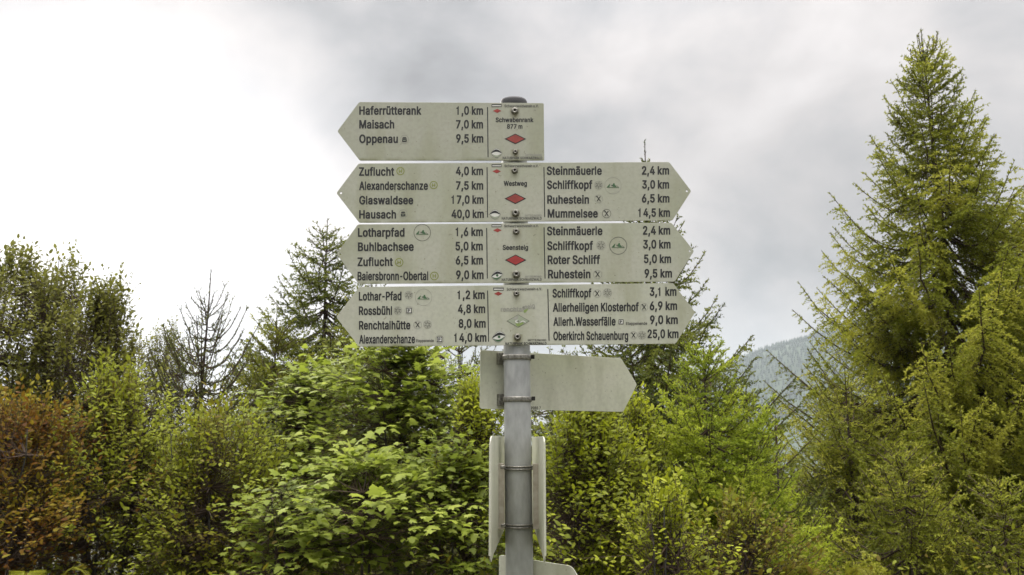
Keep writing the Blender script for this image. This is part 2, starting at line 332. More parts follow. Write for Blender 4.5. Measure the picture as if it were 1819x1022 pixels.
# ------------------------------------------------------------------ trees
def spruce(label, px, ytop, Y, R, mat, group='spruce trees behind the signpost', zb=None, p=.85, whorl=.26, per=6, lead=.35, atop=1.1, abot=-.05, bend=.35, sp=.09, nlen=.022, nwid=.0045, npm=110,
           tw=.38, tmax=.55, droop=.12, low=None, tint0=.45, seed=1, sub=True, subsp=.07, fork=False, lean=0.0, name='spruce_tree', barkm='bark', cat='spruce'):
    rng = np.random.default_rng(seed)
    top = at(px, ytop, Y); X = top[0]; zt = top[2]; g = float(ground_z(np.array(X), np.array(Y)))
    if zb is None: zb = g
    H = zt-zb; base_pt = np.array((X-lean*H*.3, Y, zb))
    root = empty(name, base_pt, label, cat, group)
    tr = Acc(); n = 14; tt = np.linspace(0, 1, n)
    wob = .02*H*np.sin(tt*5+seed)*(1-tt)*tt
    TP = np.stack([base_pt[0]+(X-base_pt[0])*tt+wob, Y+wob*.6, zb+H*tt], 1)
    tube(tr, TP, np.maximum(.011*H*(1-tt)**.9*1.2, .004), 8)
    wood = Acc(); ndl = Acc(); SA = []; SB = []; ST = []; WA = []; WB = []; WW = []
    def trunk(z): f = (z-zb)/H; return np.array([np.interp(f, tt, TP[:, 0]), np.interp(f, tt, TP[:, 1]), z])
    # leader
    la = trunk(zt-lead*1.6); lm = trunk(zt-lead*.55); lt = trunk(zt)
    SA += [la, lm]; SB += [lm, lt]; ST += [tint0-.15]*2
    tube(wood, [la, lm, lt], [.010, .007, .004], 5)
    zlow = zb+.25 if low is None else low
    if fork:                                  # second leader beside the first, and a ring of bare shoots curving up
        fa = trunk(zt-lead*.9); fb = fa+np.array((-.045, -.02, lead*.35)); fc = trunk(zt-.09)+np.array((-.06, -.02, 0))
        tube(wood, [fa, fb, fc], [.008, .006, .004], 5); SA += [fb]; SB += [fc]; ST += [tint0-.2]
        for i in range(9):
            f_ = rng.random()*6.28; hh_ = np.array((math.cos(f_), math.sin(f_), 0)); o_ = trunk(zt-lead*rng.uniform(.7, 1.15)); q_ = np.linspace(0, 1, 7); Lq = rng.uniform(.22, .34)
            Pq = o_+np.outer(Lq*.75*np.sin(q_*1.5), hh_)+np.stack([0*q_, 0*q_, Lq*(1.05*q_**2.2)], 1)
            tube(wood, Pq, .0065-.003*q_, 4, .3); SA += list(Pq[1:-1]); SB += list(Pq[2:]); ST += [tint0-.2]*5
    z = zt-lead
    while z > zlow:
        d = zt-z; q = min(1, d/(.45*H))
        k = per + int(rng.integers(-1, 2)); ph = rng.random()*6.28
        lst = [(ph+2*np.pi*i/k+rng.normal(0, .18), z+rng.normal(0, .03), rng.uniform(.82, 1.15)) for i in range(k)]
        for _ in range(int(per*.9) if d > lead*2 else 2): lst.append((rng.random()*6.28, z-rng.random()*whorl, rng.uniform(.35, .95)))
        for (phi, zz, lf) in lst:
            dd = max(zt-zz, .05); L = max(R*(dd/H)**p*lf, .06)
            a_ = atop*(1-q)**2.0+abot*q+rng.normal(0, .08); b_ = bend*(1-.45*q)*rng.uniform(.5, 1.4)
            o = trunk(min(zz, zt-.03)); h = np.array((math.cos(phi), math.sin(phi), 0)); s = np.linspace(0, 1, 8)
            side_w = np.array((-h[1], h[0], 0))*rng.normal(0, .08)
            Pp = o + L*(s[:, None]*h + (s**2)[:, None]*side_w) + np.stack([0*s, 0*s, L*(a_*s+b_*s*s - (.0 if q < .3 else .28*np.sin(s*np.pi)))], 1)
            Pp = Pp + rng.normal(0, .012*L, Pp.shape)*s[:, None]
            tube(wood, Pp, .0035+.011*L*(1-s)**.8, 4, .4)
            back = math.sin(phi) > .25
            m0 = 3 if L > .5 else 1
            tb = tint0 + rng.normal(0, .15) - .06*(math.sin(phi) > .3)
            SA += list(Pp[m0:-1]); SB += list(Pp[m0+1:]); ST += [tb+.05*i for i in range(7-m0)]
            nt_ = int(L/sp*(.7 if back else 1))
            if nt_ < 1: continue
            ss = np.repeat(np.linspace(.16 if L > .6 else .3, .96, nt_), 2); ss = np.clip(ss+rng.normal(0, .25/nt_, len(ss)), .1, .985)
            sg = np.tile([1, -1], nt_)
            O = np.stack([np.interp(ss, s, Pp[:, c]) for c in range(3)], 1)
            T = unit(np.stack([np.interp(np.minimum(ss+.08, 1), s, Pp[:, c])-np.interp(ss-.08, s, Pp[:, c]) for c in range(3)], 1))
            S = unit(np.cross(T, np.array((0, 0, 1.))))*sg[:, None]
            lt_ = np.minimum(tw*L*(1-ss)**.8+.07, tmax)*rng.uniform(.6, 1.2, len(ss))
            dirs = unit(T*.72+S*.68+rng.normal(0, .14, T.shape)+np.array((0, 0, .12-droop*2*q)))
            mid = O+dirs*(lt_*.5)[:, None]
            d2 = unit(dirs+T*.15+np.array((0, 0, -droop*2.2*q+.06)))
            end = mid+d2*(lt_*.5)[:, None]
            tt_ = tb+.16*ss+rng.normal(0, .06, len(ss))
            SA += list(O) + list(mid); SB += list(mid)+list(end); ST += list(tt_)+list(tt_+.10)
            WA += list(O); WB += list(end); WW += [.0022+.003*min(x, .5) for x in lt_]
            if sub:
                for i2 in np.nonzero((lt_ > .14) & (not back) & ((ss > .3) | (L < .7)))[0]:
                    m = int(lt_[i2]/subsp); u = np.repeat(np.linspace(.2, .93, m), 2)+rng.normal(0, .03, 2*m); sg2 = np.tile([1, -1], m)
                    Os = np.where((u < .5)[:, None], O[i2]+(mid[i2]-O[i2])*(u*2)[:, None], mid[i2]+(end[i2]-mid[i2])*(u*2-1)[:, None])
                    Sd = unit(np.cross(dirs[i2], np.array((0, 0, 1.))))
                    ds = unit(dirs[i2]*.75+Sd*sg2[:, None]*.62+rng.normal(0, .15, (2*m, 3))+np.array((0, 0, -droop*2.6*q+.05)))
                    ls = (.055+.10*(1-u)*min(1, lt_[i2]/.4))*rng.uniform(.7, 1.2, 2*m)
                    SA += list(Os); SB += list(Os+ds*ls[:, None]); ST += list(tt_[i2]+.08+.1*rng.random(2*m))
        z -= whorl*rng.uniform(.85, 1.15)*(1 if z < zt-1 else .85)
    sticks(wood, WA, WB, np.array(WW), .5)
    needles(ndl, SA, SB, npm, nlen, nwid, ST)
    ob = base_pt
    tr.obj('trunk', M[barkm], root, ob, True); wood.obj('branches', M['twig'], root, ob)
    c = ndl.obj('crown', mat, root, ob); c['kind'] = 'stuff'
    return root, len(ndl.T)

# leaf outlines in the plane x (along) / y, z lifted
def tmpl(kind):
    if kind == 'ovate':
        V = [(0, 0, 0), (.32, .24, .06), (.32, -.24, -.02), (.70, .19, .03), (.70, -.19, -.05), (1, 0, -.10)]
        T = [(0, 2, 1), (1, 2, 4), (1, 4, 3), (3, 4, 5)]
    elif kind == 'maple':
        V = [(0.0, 0, 0), (.02, .22, -.02), (-.06, .42, -.05), (.20, .36, 0), (.36, .58, -.06), (.46, .26, .02), (.66, .30, 0), (1.0, 0, -.10),
             (.66, -.30, 0), (.46, -.26, .02), (.36, -.58, -.06), (.20, -.36, 0), (-.06, -.42, -.05), (.02, -.22, -.02), (.35, 0, .05)]
        T = [(14, i, i+1) for i in range(0, 13)] + [(14, 13, 0)]
    elif kind == 'pinna':
        V = [(0, 0, 0), (.3, .11, .01), (.3, -.11, .01), (1, 0, -.08)]; T = [(0, 2, 1), (1, 2, 3)]
    return np.array(V, float), np.array(T)
def frames(Dr, Nn):
    x = unit(Dr); y = unit(np.cross(Nn, x)); z = np.cross(x, y); return np.stack([x, y, z], 2)
def leaves(acc, kind, O, Dr, Nn, sc, tint):
    V0, T0 = tmpl(kind); Fm = frames(Dr, Nn)
    V = O[:, None]+np.einsum('nij,vj->nvi', Fm, V0)*np.asarray(sc)[:, None, None]
    acc.add(V, (np.arange(len(O))[:, None, None]*len(V0)+T0[None]).reshape(-1, 3), np.repeat(np.clip(tint, 0, 1), len(V0)))
LEAFM = {}
def leaf_meshes(kind, mat, key):
    if key in LEAFM: return LEAFM[key]
    V0, T0 = tmpl(kind); out = []
    for i in range(6):
        V = V0.copy(); V[:, 2] += .10*(i-2.5)/2.5*V[:, 0]**2 - .12*np.abs(V[:, 1])*(i % 3)
        me = mesh_np('leaf', V, T0, np.full(len(V0), .35+.12*i)); me.materials.append(mat); out.append(me)
    LEAFM[key] = out; return out
def broadleaf(label, px, ytop, Y, halfpx, ylow, mat, leaf='ovate', ll=.06, nshoot=500, sl=.35, gap=.035, seed=1, name='broadleaf_tree', cat='tree', group=None, stems=3,
              rdepth=None, tint0=.45, up=.5, flatten=.5, nparts=0, shape=.75, barkm='greybark', rag=.25, layer=0):
    rng = np.random.default_rng(seed)
    top = at(px, ytop, Y); X = top[0]; zt = top[2]; zl = at(px, ylow, Y)[2]; g = float(ground_z(np.array(X), np.array(Y)))
    zl = max(zl, g+.1)
    rx = halfpx/F*Y; ry = rx if rdepth is None else rdepth; base = np.array((X, Y, g))
    root = empty(name, base, label, cat, group)
    tr = Acc(); stemP = []
    for s_ in range(stems):
        t_ = np.linspace(0, 1, 12); az_ = rng.random()*6.28; spread = rng.uniform(.1, .6) if stems > 1 else .05
        ex = X+math.cos(az_)*rx*spread; ey = Y+math.sin(az_)*ry*spread; ez = zt-(zt-zl)*rng.uniform(.05, .3) if s_ else zt-.1*(zt-zl)
        Pp = np.stack([X+(ex-X)*t_**1.3, Y+(ey-Y)*t_**1.3, g+(ez-g)*t_], 1)+rng.normal(0, .02*rx, (12, 3))*np.array((1, 1, 0))
        Pp[0] = base
        tube(tr, Pp, (.010*(zt-g)/stems**.4)*(1-t_)+.004, 6); stemP.append(Pp[3:])
    stemP = np.concatenate(stemP)
    # shoots
    n = int(nshoot*1.7); t_ = rng.random(n)**.85; r_ = np.clip(np.sin(np.pi*np.clip(t_*.93+.05, 0, 1)**shape), 0, 1)**.6
    a_ = rng.random(n)*6.283; u = rng.random(n)**.42
    # lumpy outline
    lump_ = np.array([1+rag*noise.noise(Vector((math.cos(q)*1.7+seed*9, math.sin(q)*1.7, w*3.2))) for q, w in zip(a_, t_)])
    O = np.stack([X+np.cos(a_)*rx*r_*u*lump_, Y+np.sin(a_)*ry*r_*u*lump_, zl+(zt-zl)*t_*(.88+.12*lump_)], 1)
    dens = np.array([noise.noise(Vector((p_[0]*2.2+seed, p_[1]*2.2, p_[2]*3.0))) for p_ in O])
    O = O[np.argsort(-dens+rng.random(n)*.55)[:nshoot]]; n = len(O)
    outd = unit(O-np.array((X, Y, zl+(zt-zl)*.35)))
    Dr = unit(outd*.8+rng.normal(0, .35, (n, 3))+np.array((0, 0, up)))
    if layer:
        ph = np.array([noise.noise(Vector((p_[0]*1.6, p_[1]*1.6, seed))) for p_ in O])*2
        O[:, 2] = np.round(O[:, 2]/layer+ph)*layer-ph*layer+rng.normal(0, layer*.13, n); Dr[:, 2] *= .3; Dr = unit(Dr)
    L = sl*rng.uniform(.35, 1.4, n)
    S = O-Dr*(L*.5)[:, None]; E = S+Dr*L[:, None]
    br = Acc()
    # connect each shoot to the nearest limb
    dst = ((S[:, None]-stemP[None])**2*np.array((1, 1, 1.6))).sum(-1)+np.where(stemP[None, :, 2] > S[:, None, 2]-.02, .6, 0)
    src = stemP[np.argmin(dst, 1)]; md = src*.45+S*.55+np.array((0, 0, -.06))+rng.normal(0, .04, S.shape)
    sticks(br, src, md, .0045+.003*L, .4); sticks(br, md, S, .003, .45); sticks(br, S, E, .0022, .5)
    k = np.maximum((L/gap).astype(int), 3); idx = np.repeat(np.arange(n), k); m = len(idx)
    pos = np.concatenate([np.linspace(.12, 1, q) for q in k]); par = np.concatenate([np.arange(q) % 2 for q in k])*2-1
    sd_ = unit(np.cross(Dr, np.array((0, 0, 1.))+rng.normal(0, .2, (n, 3))))[idx]
    Od = S[idx]+(E-S)[idx]*pos[:, None]
    ld = unit(Dr[idx]*(.55+.5*(pos > .93))[:, None]+sd_*(par*.8*(pos < .95))[:, None]+rng.normal(0, .28, (m, 3))+np.array((0, 0, -.12)))
    if leaf == 'maple': Od = Od+ld*ll*.55
    nn = unit(np.array((0, 0, 1.))*flatten+rng.normal(0, .33, (m, 3))+np.array((0, -.35, .25)))
    tint = tint0+.22*(rng.random(n)-.5)[idx]+rng.normal(0, .09, m)+.14*(pos-.5)
    sc = ll*rng.uniform(.45, 1.25, m)*(rng.uniform(.75, 1.2, n)[idx])
    tr.obj('trunk', M[barkm], root, base, True); br.obj('branches', M['twig'], root, base)
    keep = np.ones(m, bool)
    if nparts:
        vis = np.argsort(np.linalg.norm(Od-CAM, axis=1)-sc*2)[:nparts*2]; pick = rng.choice(vis, nparts, replace=False); keep[pick] = False
        ms = leaf_meshes(leaf, mat, (leaf, mat.name)); Fm = frames(ld[pick], nn[pick])
        for q, w in enumerate(pick):
            o = bpy.data.objects.new('leaf', ms[int(np.clip((tint[w]-.2)*9, 0, 5))]); col.objects.link(o); o.parent = root
            R3 = Matrix([list(r) for r in Fm[q]]); o.matrix_local = Matrix.Translation(Vector(Od[w]-base)) @ R3.to_4x4() @ Matrix.Scale(float(sc[w]), 4)
    ac = Acc(); leaves(ac, leaf, Od[keep], ld[keep], nn[keep], sc[keep], tint[keep])
    c = ac.obj('crown', mat, root, base); c['kind'] = 'stuff'
    return root

# ---- spruces
G1 = 'spruces standing behind the signpost'
spruce('tall dense spruce filling the right side, its forked leader highest in view', 1636, 50, 11.0, 4.1, M['spruce'], G1, seed=11, fork=True, p=1.05, lead=.55, whorl=.24, per=7, sp=.072, npm=62, nwid=.022, nlen=.036, subsp=.08, tint0=.5, low=.1, atop=1.1, abot=-.12, bend=.36, droop=.36, tw=.50, tmax=.50)
spruce('wide dark spruce whose pointed top rises left of the lower boards', 582, 388, 13.0, 4.3, M['spruce_dark'], G1, seed=5, p=1.0, whorl=.26, per=7, sp=.090, npm=50, nlen=.038, nwid=.024, subsp=.085, low=.3, tint0=.6, atop=.8, abot=-.2, bend=.25, droop=.30, tw=.5)
spruce('dark spruce directly behind the boards with its tip above the second board', 1145, 250, 9.5, 3.2, M['spruce_dark'], G1, seed=21, p=1.35, whorl=.22, per=7, sp=.085, npm=60, nlen=.032, nwid=.020, subsp=.08, low=.3, tint0=.55, atop=1.1, abot=.0, bend=.36, droop=.18, tw=.5)
spruce('slender young spruce with bare upcurved branches at left', 375, 478, 8.5, 1.75, M['spruce_dark'], G1, seed=8, p=1.0, whorl=.15, per=6, sp=.085, npm=110, nlen=.020, nwid=.010, lead=.50, atop=.9, abot=.25, bend=.75, tw=.30, tmax=.22, low=.7, tint0=.35, sub=False, droop=0)
spruce('bright green young spruce right of the blank board tip', 1250, 618, 7.4, 1.45, M['spruce_light'], G1, seed=31, p=.75, whorl=.16, per=7, sp=.065, npm=95, nlen=.028, subsp=.06, lead=.15, atop=1.0, abot=.1, bend=.25, low=.1, tint0=.5, droop=.10, nwid=.015, tw=.45)
spruce('light green young spruce in the gap below the distant hill', 1325, 690, 8.2, .95, M['spruce_light'], G1, seed=32, p=.75, whorl=.18, per=7, sp=.065, npm=110, lead=.15, atop=1.0, abot=.1, bend=.25, low=.0, tint0=.45, droop=.08, nwid=.016, tw=.45)
spruce('tall thin sapling with a bare stem before the distant hill', 1377, 738, 7.8, .55, M['spruce_light'], G1, seed=33, p=.9, whorl=.20, per=4, sp=.10, npm=80, lead=.18, atop=.9, abot=.3, low=.2, sub=False, tint0=.4, tw=.25)
spruce('dense spruce cut by the right edge of the view', 1822, 335, 12.5, 3.4, M['spruce'], G1, seed=12, p=.95, whorl=.25, per=7, sp=.105, npm=60, nwid=.021, nlen=.038, subsp=.10, low=.1, tint0=.42, droop=.35, tw=.5, abot=-.1, bend=.25)
spruce('small bushy spruce against the left flank of the tall right spruce', 1500, 650, 9.6, 1.6, M['spruce'], G1, seed=13, abot=-.1, bend=.2, p=.75, whorl=.2, per=8, sp=.08, npm=90, low=.1, tint0=.55, droop=.3, nwid=.013, nlen=.028, subsp=.09, tw=.42)
spruce('tiny spruce tip just above the leafy crown at far left', 105, 460, 10.5, 1.3, M['spruce_dark'], G1, seed=14, p=1.0, whorl=.3, per=4, sp=.14, npm=60, lead=.30, low=1.5, tint0=.3, sub=False)
spruce('small narrow spruce between the leafy crown and the bare young spruce', 250, 585, 12.0, 1.5, M['spruce_dark'], G1, seed=15, p=.9, whorl=.22, per=6, sp=.11, npm=80, nwid=.009, low=.3, tint0=.45)
spruce('broad spruce filling the gap between the bare young spruce and the pointed dark spruce', 492, 560, 11.6, 2.4, M['spruce'], G1, seed=17, p=.85, whorl=.25, per=7, sp=.10, npm=60, nwid=.020, nlen=.036, subsp=.09, low=.1, tint0=.4, droop=.32, tw=.5, abot=-.12, bend=.25)
spruce('green spruce half hidden behind the left tip of the lowest lettered board', 668, 500, 11.2, 2.4, M['spruce'], G1, seed=18, p=.85, whorl=.25, per=7, sp=.10, npm=60, nwid=.020, nlen=.036, subsp=.09, low=.1, tint0=.45, droop=.32, tw=.5, abot=-.12, bend=.25)
spruce('shaded spruce filling the gap behind the maples under the boards', 815, 560, 12.0, 2.8, M['spruce_dark'], G1, seed=16, p=.8, whorl=.28, per=6, sp=.14, npm=45, nwid=.018, nlen=.036, subsp=.11, low=-.2, tint0=.5, droop=.25)
spruce('low young spruce in front of the tall right spruce near the bottom edge', 1600, 800, 7.6, 1.5, M['spruce'], G1, seed=36, p=.75, whorl=.17, per=7, sp=.075, npm=80, nwid=.015, nlen=.030, subsp=.07, lead=.12, atop=1.0, abot=-.05, bend=.25, low=.1, tint0=.5, droop=.25, tw=.5)
spruce('low young spruce in the bottom right corner', 1775, 850, 7.2, 1.3, M['spruce'], G1, seed=37, p=.75, whorl=.17, per=7, sp=.075, npm=80, nwid=.015, nlen=.030, subsp=.07, lead=.12, atop=1.0, abot=-.05, bend=.25, low=.1, tint0=.42, droop=.25, tw=.5)
G2 = 'spruces in the row farther back'
for i, (px, yt, Y, lb) in enumerate([(60, 640, 17, 'farther spruce hidden behind the leafy crown at the left edge'), (470, 640, 18, 'farther spruce in the gap right of the bare young spruce'),
        (690, 630, 17, 'farther spruce showing in the gaps above the maples'), (980, 640, 16, 'farther spruce hidden behind the blank turned board'), (1560, 560, 17, 'farther spruce hidden behind the tall right spruce')]):
    spruce(lb, px, yt, Y, 3.4, M['spruce_dark'], G2, seed=50+i, p=.7, whorl=.32, per=6, sp=.18, npm=28, nwid=.028, nlen=.05, subsp=.14, low=0, tint0=.6, tw=.45, droop=.2)

# ---- broadleaved trees and shrubs
broadleaf('leafy dark green beech with small ovate leaves at left edge', 25, 468, 9.0, 195, 980, M['beech'], ll=.060, nshoot=1900, sl=.42, seed=2, up=.9, tint0=.5, name='beech_tree', cat='tree', stems=4, gap=.034, rag=.7, shape=1.0)
broadleaf('leafy beech between the left edge beech and the sloping one', 128, 488, 8.9, 95, 950, M['beech'], ll=.058, nshoot=800, sl=.42, seed=9, up=.8, tint0=.55, name='beech_tree', cat='tree', stems=3, gap=.034, rag=.6, shape=.85)
broadleaf('smaller leafy beech sloping down beside the young bare spruce', 185, 525, 8.6, 118, 950, M['beech'], ll=.056, nshoot=1000, sl=.42, seed=3, up=.8, tint0=.55, name='beech_tree', cat='tree', stems=3, gap=.034, rag=.8, shape=.7)
broadleaf('thin airy birch with tiny leaves before the white sky', 300, 600, 12.0, 80, 820, M['beech'], ll=.042, nshoot=720, sl=.45, seed=4, up=.9, tint0=.6, name='birch_tree', cat='tree', stems=2, gap=.035, rag=.6)
GM = 'young maples under the boards'
broadleaf('tall light green young maple reaching the underside of the boards', 720, 605, 7.8, 150, 960, M['maple'], 'maple', ll=.082, nshoot=900, sl=.38, gap=.05, seed=41, name='maple_tree', cat='tree', group=GM, stems=3, flatten=2.2, up=.1, nparts=150, tint0=.52, rag=.7, layer=.20)
broadleaf('low broad maple with large pale leaves above two dark stems', 650, 820, 6.4, 140, 985, M['maple'], 'maple', ll=.080, nshoot=300, sl=.34, gap=.05, seed=42, name='maple_tree', cat='tree', group=GM, stems=2, flatten=2.2, up=.0, nparts=150, tint0=.50, barkm='bark', rag=1.0, layer=.16, shape=.9)
broadleaf('mid green maple left of the tall maple', 545, 670, 8.2, 125, 980, M['maple'], 'maple', ll=.076, nshoot=650, sl=.38, gap=.05, seed=43, name='maple_tree', cat='tree', group=GM, stems=3, flatten=2.2, up=.05, tint0=.40, rag=.9, layer=.20)
broadleaf('shaded maple beside the post, leaves dark green', 795, 790, 6.6, 105, 1080, M['maple'], 'maple', ll=.070, nshoot=420, sl=.34, gap=.05, seed=44, name='maple_tree', cat='tree', group=GM, stems=2, flatten=2.2, up=.05, tint0=.32, rag=.9, layer=.17)
broadleaf('small maple sapling low at the left of the two dark stems', 520, 860, 6.3, 110, 1040, M['maple'], 'maple', ll=.065, nshoot=220, sl=.34, gap=.05, seed=49, name='maple_tree', cat='tree', group=GM, stems=2, flatten=2.2, up=.05, tint0=.36, rag=1.0, layer=.16)
broadleaf('yellow green leafy bush just left of the post', 838, 700, 7.0, 75, 960, M['yellow'], ll=.046, nshoot=650, sl=.30, seed=45, name='leafy_bush', cat='bush', stems=3, tint0=.38, gap=.030, rag=.8, shape=.6)
broadleaf('large bright yellow green bush right of the post below the blank board', 1040, 718, 6.8, 165, 1020, M['yellow'], ll=.052, nshoot=1500, sl=.32, seed=46, name='leafy_bush', cat='bush', stems=5, tint0=.34, gap=.032, rag=1.0, shape=.5)
broadleaf('small vivid yellow green bush low in front of the young spruces', 1175, 880, 5.8, 80, 1050, M['yellow'], ll=.048, nshoot=230, sl=.32, seed=47, name='leafy_bush', cat='bush', stems=3, tint0=.48, gap=.032, rag=1.2)
broadleaf('narrow yellow green sapling poking up beside the blank board tip', 1135, 722, 7.2, 60, 950, M['yellow'], ll=.046, nshoot=300, sl=.28, seed=48, name='leafy_bush', cat='bush', stems=1, tint0=.42, gap=.03, rag=.9)
broadleaf('leafy bush in the lower left corner, red-brown lens cast put into its leaf colour', 35, 735, 6.8, 200, 1080, M['redcast'], ll=.048, nshoot=1400, sl=.40, seed=61, name='leafy_bush', cat='bush', stems=5, tint0=.56, gap=.034, rag=1.2, shape=.6)
broadleaf('olive green bush between the cast-tinted bush and the maples', 225, 690, 7.6, 160, 1040, M['olive'], ll=.050, nshoot=1400, sl=.40, seed=62, name='leafy_bush', cat='bush', stems=5, tint0=.62, gap=.034, rag=1.2, shape=.55)
broadleaf('olive and brown bush below the bare young spruce', 395, 735, 7.2, 140, 1060, M['olive'], ll=.048, nshoot=1200, sl=.40, seed=63, name='leafy_bush', cat='bush', stems=5, tint0=.50, gap=.034, rag=1.2, shape=.6)
broadleaf('dull brownish bush at the foot of the young spruces', 1290, 900, 6.2, 130, 1080, M['olive'], ll=.045, nshoot=420, sl=.34, seed=64, name='leafy_bush', cat='bush', stems=4, tint0=.36, gap=.032, rag=1.2)

GBK = 'low bushes filling the forest edge'
for i, (px, yt, Y, hp, mt, lb) in enumerate([(110, 880, 9.4, 150, 'olive', 'low bush far back behind the cast-tinted bush'), (420, 900, 9.2, 150, 'olive', 'low bush far back below the bare young spruce'),
        (700, 900, 9.2, 160, 'beech', 'low bush far back behind the maples'), (1010, 900, 9.0, 150, 'beech', 'low bush far back behind the large yellow green bush'),
        (1330, 850, 9.4, 130, 'olive', 'low bush far back between the young spruces')]):
    broadleaf(lb, px, yt, Y, hp, 1120, M[mt], ll=.075, nshoot=330, sl=.40, seed=90+i, name='leafy_bush', cat='bush', group=GBK, stems=4, tint0=.36, gap=.05, rag=1.0, shape=.6)
# ---- bracken
def fern(label, px, py, Y, size, seed, tint0=.5):
    rng = np.random.default_rng(seed); tp = at(px, py, Y); g = float(ground_z(np.array(tp[0]), np.array(Y)))
    base = np.array((tp[0], Y, g)); root = empty('fern', base, label, 'fern', 'bracken ferns along the bottom edge')
    H = tp[2]-g
    for f in range(9):
        az_ = rng.random()*6.28; h = np.array((math.cos(az_), math.sin(az_), 0)); s = np.linspace(0, 1, 10); L = size*rng.uniform(.7, 1.1)
        Pp = base+np.outer(s**1.6*L, h)+np.stack([0*s, 0*s, H*rng.uniform(.75, 1.05)*np.sin(s*1.9)/np.sin(1.57)], 1)
        ac = Acc(); tube(ac, Pp, .004*(1-s)+.001, 4, .3)
        u = np.repeat(np.linspace(.35, .99, 26), 2); sg = np.tile([1, -1], 26)
        O = np.stack([np.interp(u, s, Pp[:, c]) for c in range(3)], 1)
        T = unit(np.stack([np.interp(np.minimum(u+.05, 1), s, Pp[:, c])-np.interp(u-.05, s, Pp[:, c]) for c in range(3)], 1))
        S = unit(np.cross(T, np.array((0, 0, 1.))))*sg[:, None]; nn = np.cross(S*sg[:, None], T)
        dr = unit(S+T*.35+rng.normal(0, .06, S.shape)); ln = .30*L*np.sin(np.pi*np.clip((u-.30)/.75, 0, 1))**.8+.02
        for w in np.linspace(.12, .9, 8):       # leaflets along each pinna
            for s2 in (1, -1):
                leaves(ac, 'pinna', O+dr*(ln*w)[:, None], unit(T*s2+dr*.5), nn, ln*.26*(1.05-w)+.012, np.full(len(u), tint0)+rng.normal(0, .08, len(u)))
        o = ac.obj('frond', M['fern'], root, base)
for i, (px, py, Y, sz, lb, t0) in enumerate([(62, 1010, 5.6, .38, 'bracken fern in the bottom left corner below the cast-tinted bush', .5), (1480, 1008, 6.2, .42, 'bracken fern at the foot of the tall right spruce', .4)]):
    fern(lb, px, py, Y, sz, 80+i, t0)

# ---- undergrowth nobody could count
ac = Acc(); n = 18000
ux = RNG.uniform(-9, 9, n); uy = RNG.uniform(5.6, 14, n); hgt = np.array([noise.noise(Vector((a*.7, b*.7, 3))) for a, b in zip(ux[:6000], uy[:6000])]); hgt = np.tile(hgt, 3)
ux = np.tile(ux[:6000], 3)+RNG.normal(0, .12, n); uy = np.tile(uy[:6000], 3)+RNG.normal(0, .12, n)
uz = ground_z(ux, uy)+RNG.random(n)*(.75+.7*hgt)*1.5
dr = unit(RNG.normal(0, 1, (n, 3))+np.array((0, -.2, .3))); nn = unit(RNG.normal(0, .5, (n, 3))+np.array((0, -.3, 1)))
leaves(ac, 'ovate', np.stack([ux, uy, uz], 1), dr, nn, RNG.uniform(.035, .075, n), np.clip(.35+hgt*.5+RNG.normal(0, .12, n), 0, 1))
tag(ac.obj('undergrowth', M['olive']), 'tangled olive and brown undergrowth beneath the trees', 'undergrowth', kind='stuff')

# ------------------------------------------------------------------ signpost
YP, RP = 1.82, .030
def px_at(x, y, Y=YP): return at(x, y, Y)
ptop = at(912.5, 178, YP); pbot = at(922.5, 1000, YP)
slope = (pbot-ptop)/(pbot[2]-ptop[2])
def axis(z): return ptop+slope*(z-ptop[2])
foot = axis(0.0); foot[2] = 0
post = empty('signpost', foot, 'grey galvanised steel tube post with black cap carrying all the boards', 'post')
def lathe(prof, seg=32, axis_pts=None):      # prof: (r, z) about a leaning axis
    a = np.linspace(0, 2*np.pi, seg, endpoint=False); V = []
    for r, z in prof:
        c = axis(z); V.append(np.stack([c[0]+r*np.cos(a), c[1]+r*np.sin(a), np.full(seg, z)], 1))
    V = np.concatenate(V); i = np.arange(len(prof)-1)[:, None]*seg; j = np.arange(seg)[None]; k = (j+1) % seg
    return V, np.stack([i+j, i+k, i+seg+k, i+seg+j], -1).reshape(-1, 4)
V, Q = lathe([(RP, 0.0), (RP, .6), (RP, 1.2), (RP, 1.8), (RP, ptop[2]-.005)])
link('post_tube', mesh_np('post_tube', V-foot, Q, smooth=True), M['steel'], post)
zc = at(912, 168, YP-.03)[2]
V, Q = lathe([(RP+.0003, zc-.045), (RP+.0025, zc-.045), (RP+.0025, zc-.009), (RP+.0008, zc-.004), (RP*.75, zc-.0008), (.001, zc)])
link('post_cap', mesh_np('post_cap', V-foot, Q, smooth=True), M['cap'], post)

def band(z, parent, org, r=RP+.0022, h=.010, name='clamp_band', mat='bolt', tilt=0.0):
    V, Q = lathe([(RP+.0003, z-h/2), (r, z-h/2), (r+.0006, z-h*.3), (r+.0006, z+h*.3), (r, z+h/2), (RP+.0003, z+h/2)], 40)
    V = V.copy(); V[:, 2] += (V[:, 0]-axis(z)[0])*tilt
    return link(name, mesh_np(name, V-org, Q, smooth=True), M[mat], parent)
def box(name, c, size, mat, parent, org, U=(1, 0, 0), bevel=.0008):
    import bmesh
    bm = bmesh.new(); bmesh.ops.create_cube(bm, size=1); U = Vector(U).normalized(); Z = Vector((0, 0, 1)); W = Z.cross(U)
    for v in bm.verts:
        q = Vector(c)+U*v.co.x*size[0]+W*v.co.y*size[1]+Z*v.co.z*size[2]; v.co = q-Vector(org)
    bmesh.ops.bevel(bm, geom=bm.edges[:], offset=bevel, segments=1, affect='EDGES')
    me = bpy.data.meshes.new(name); bm.to_mesh(me); bm.free(); return link(name, me, M[mat], parent)

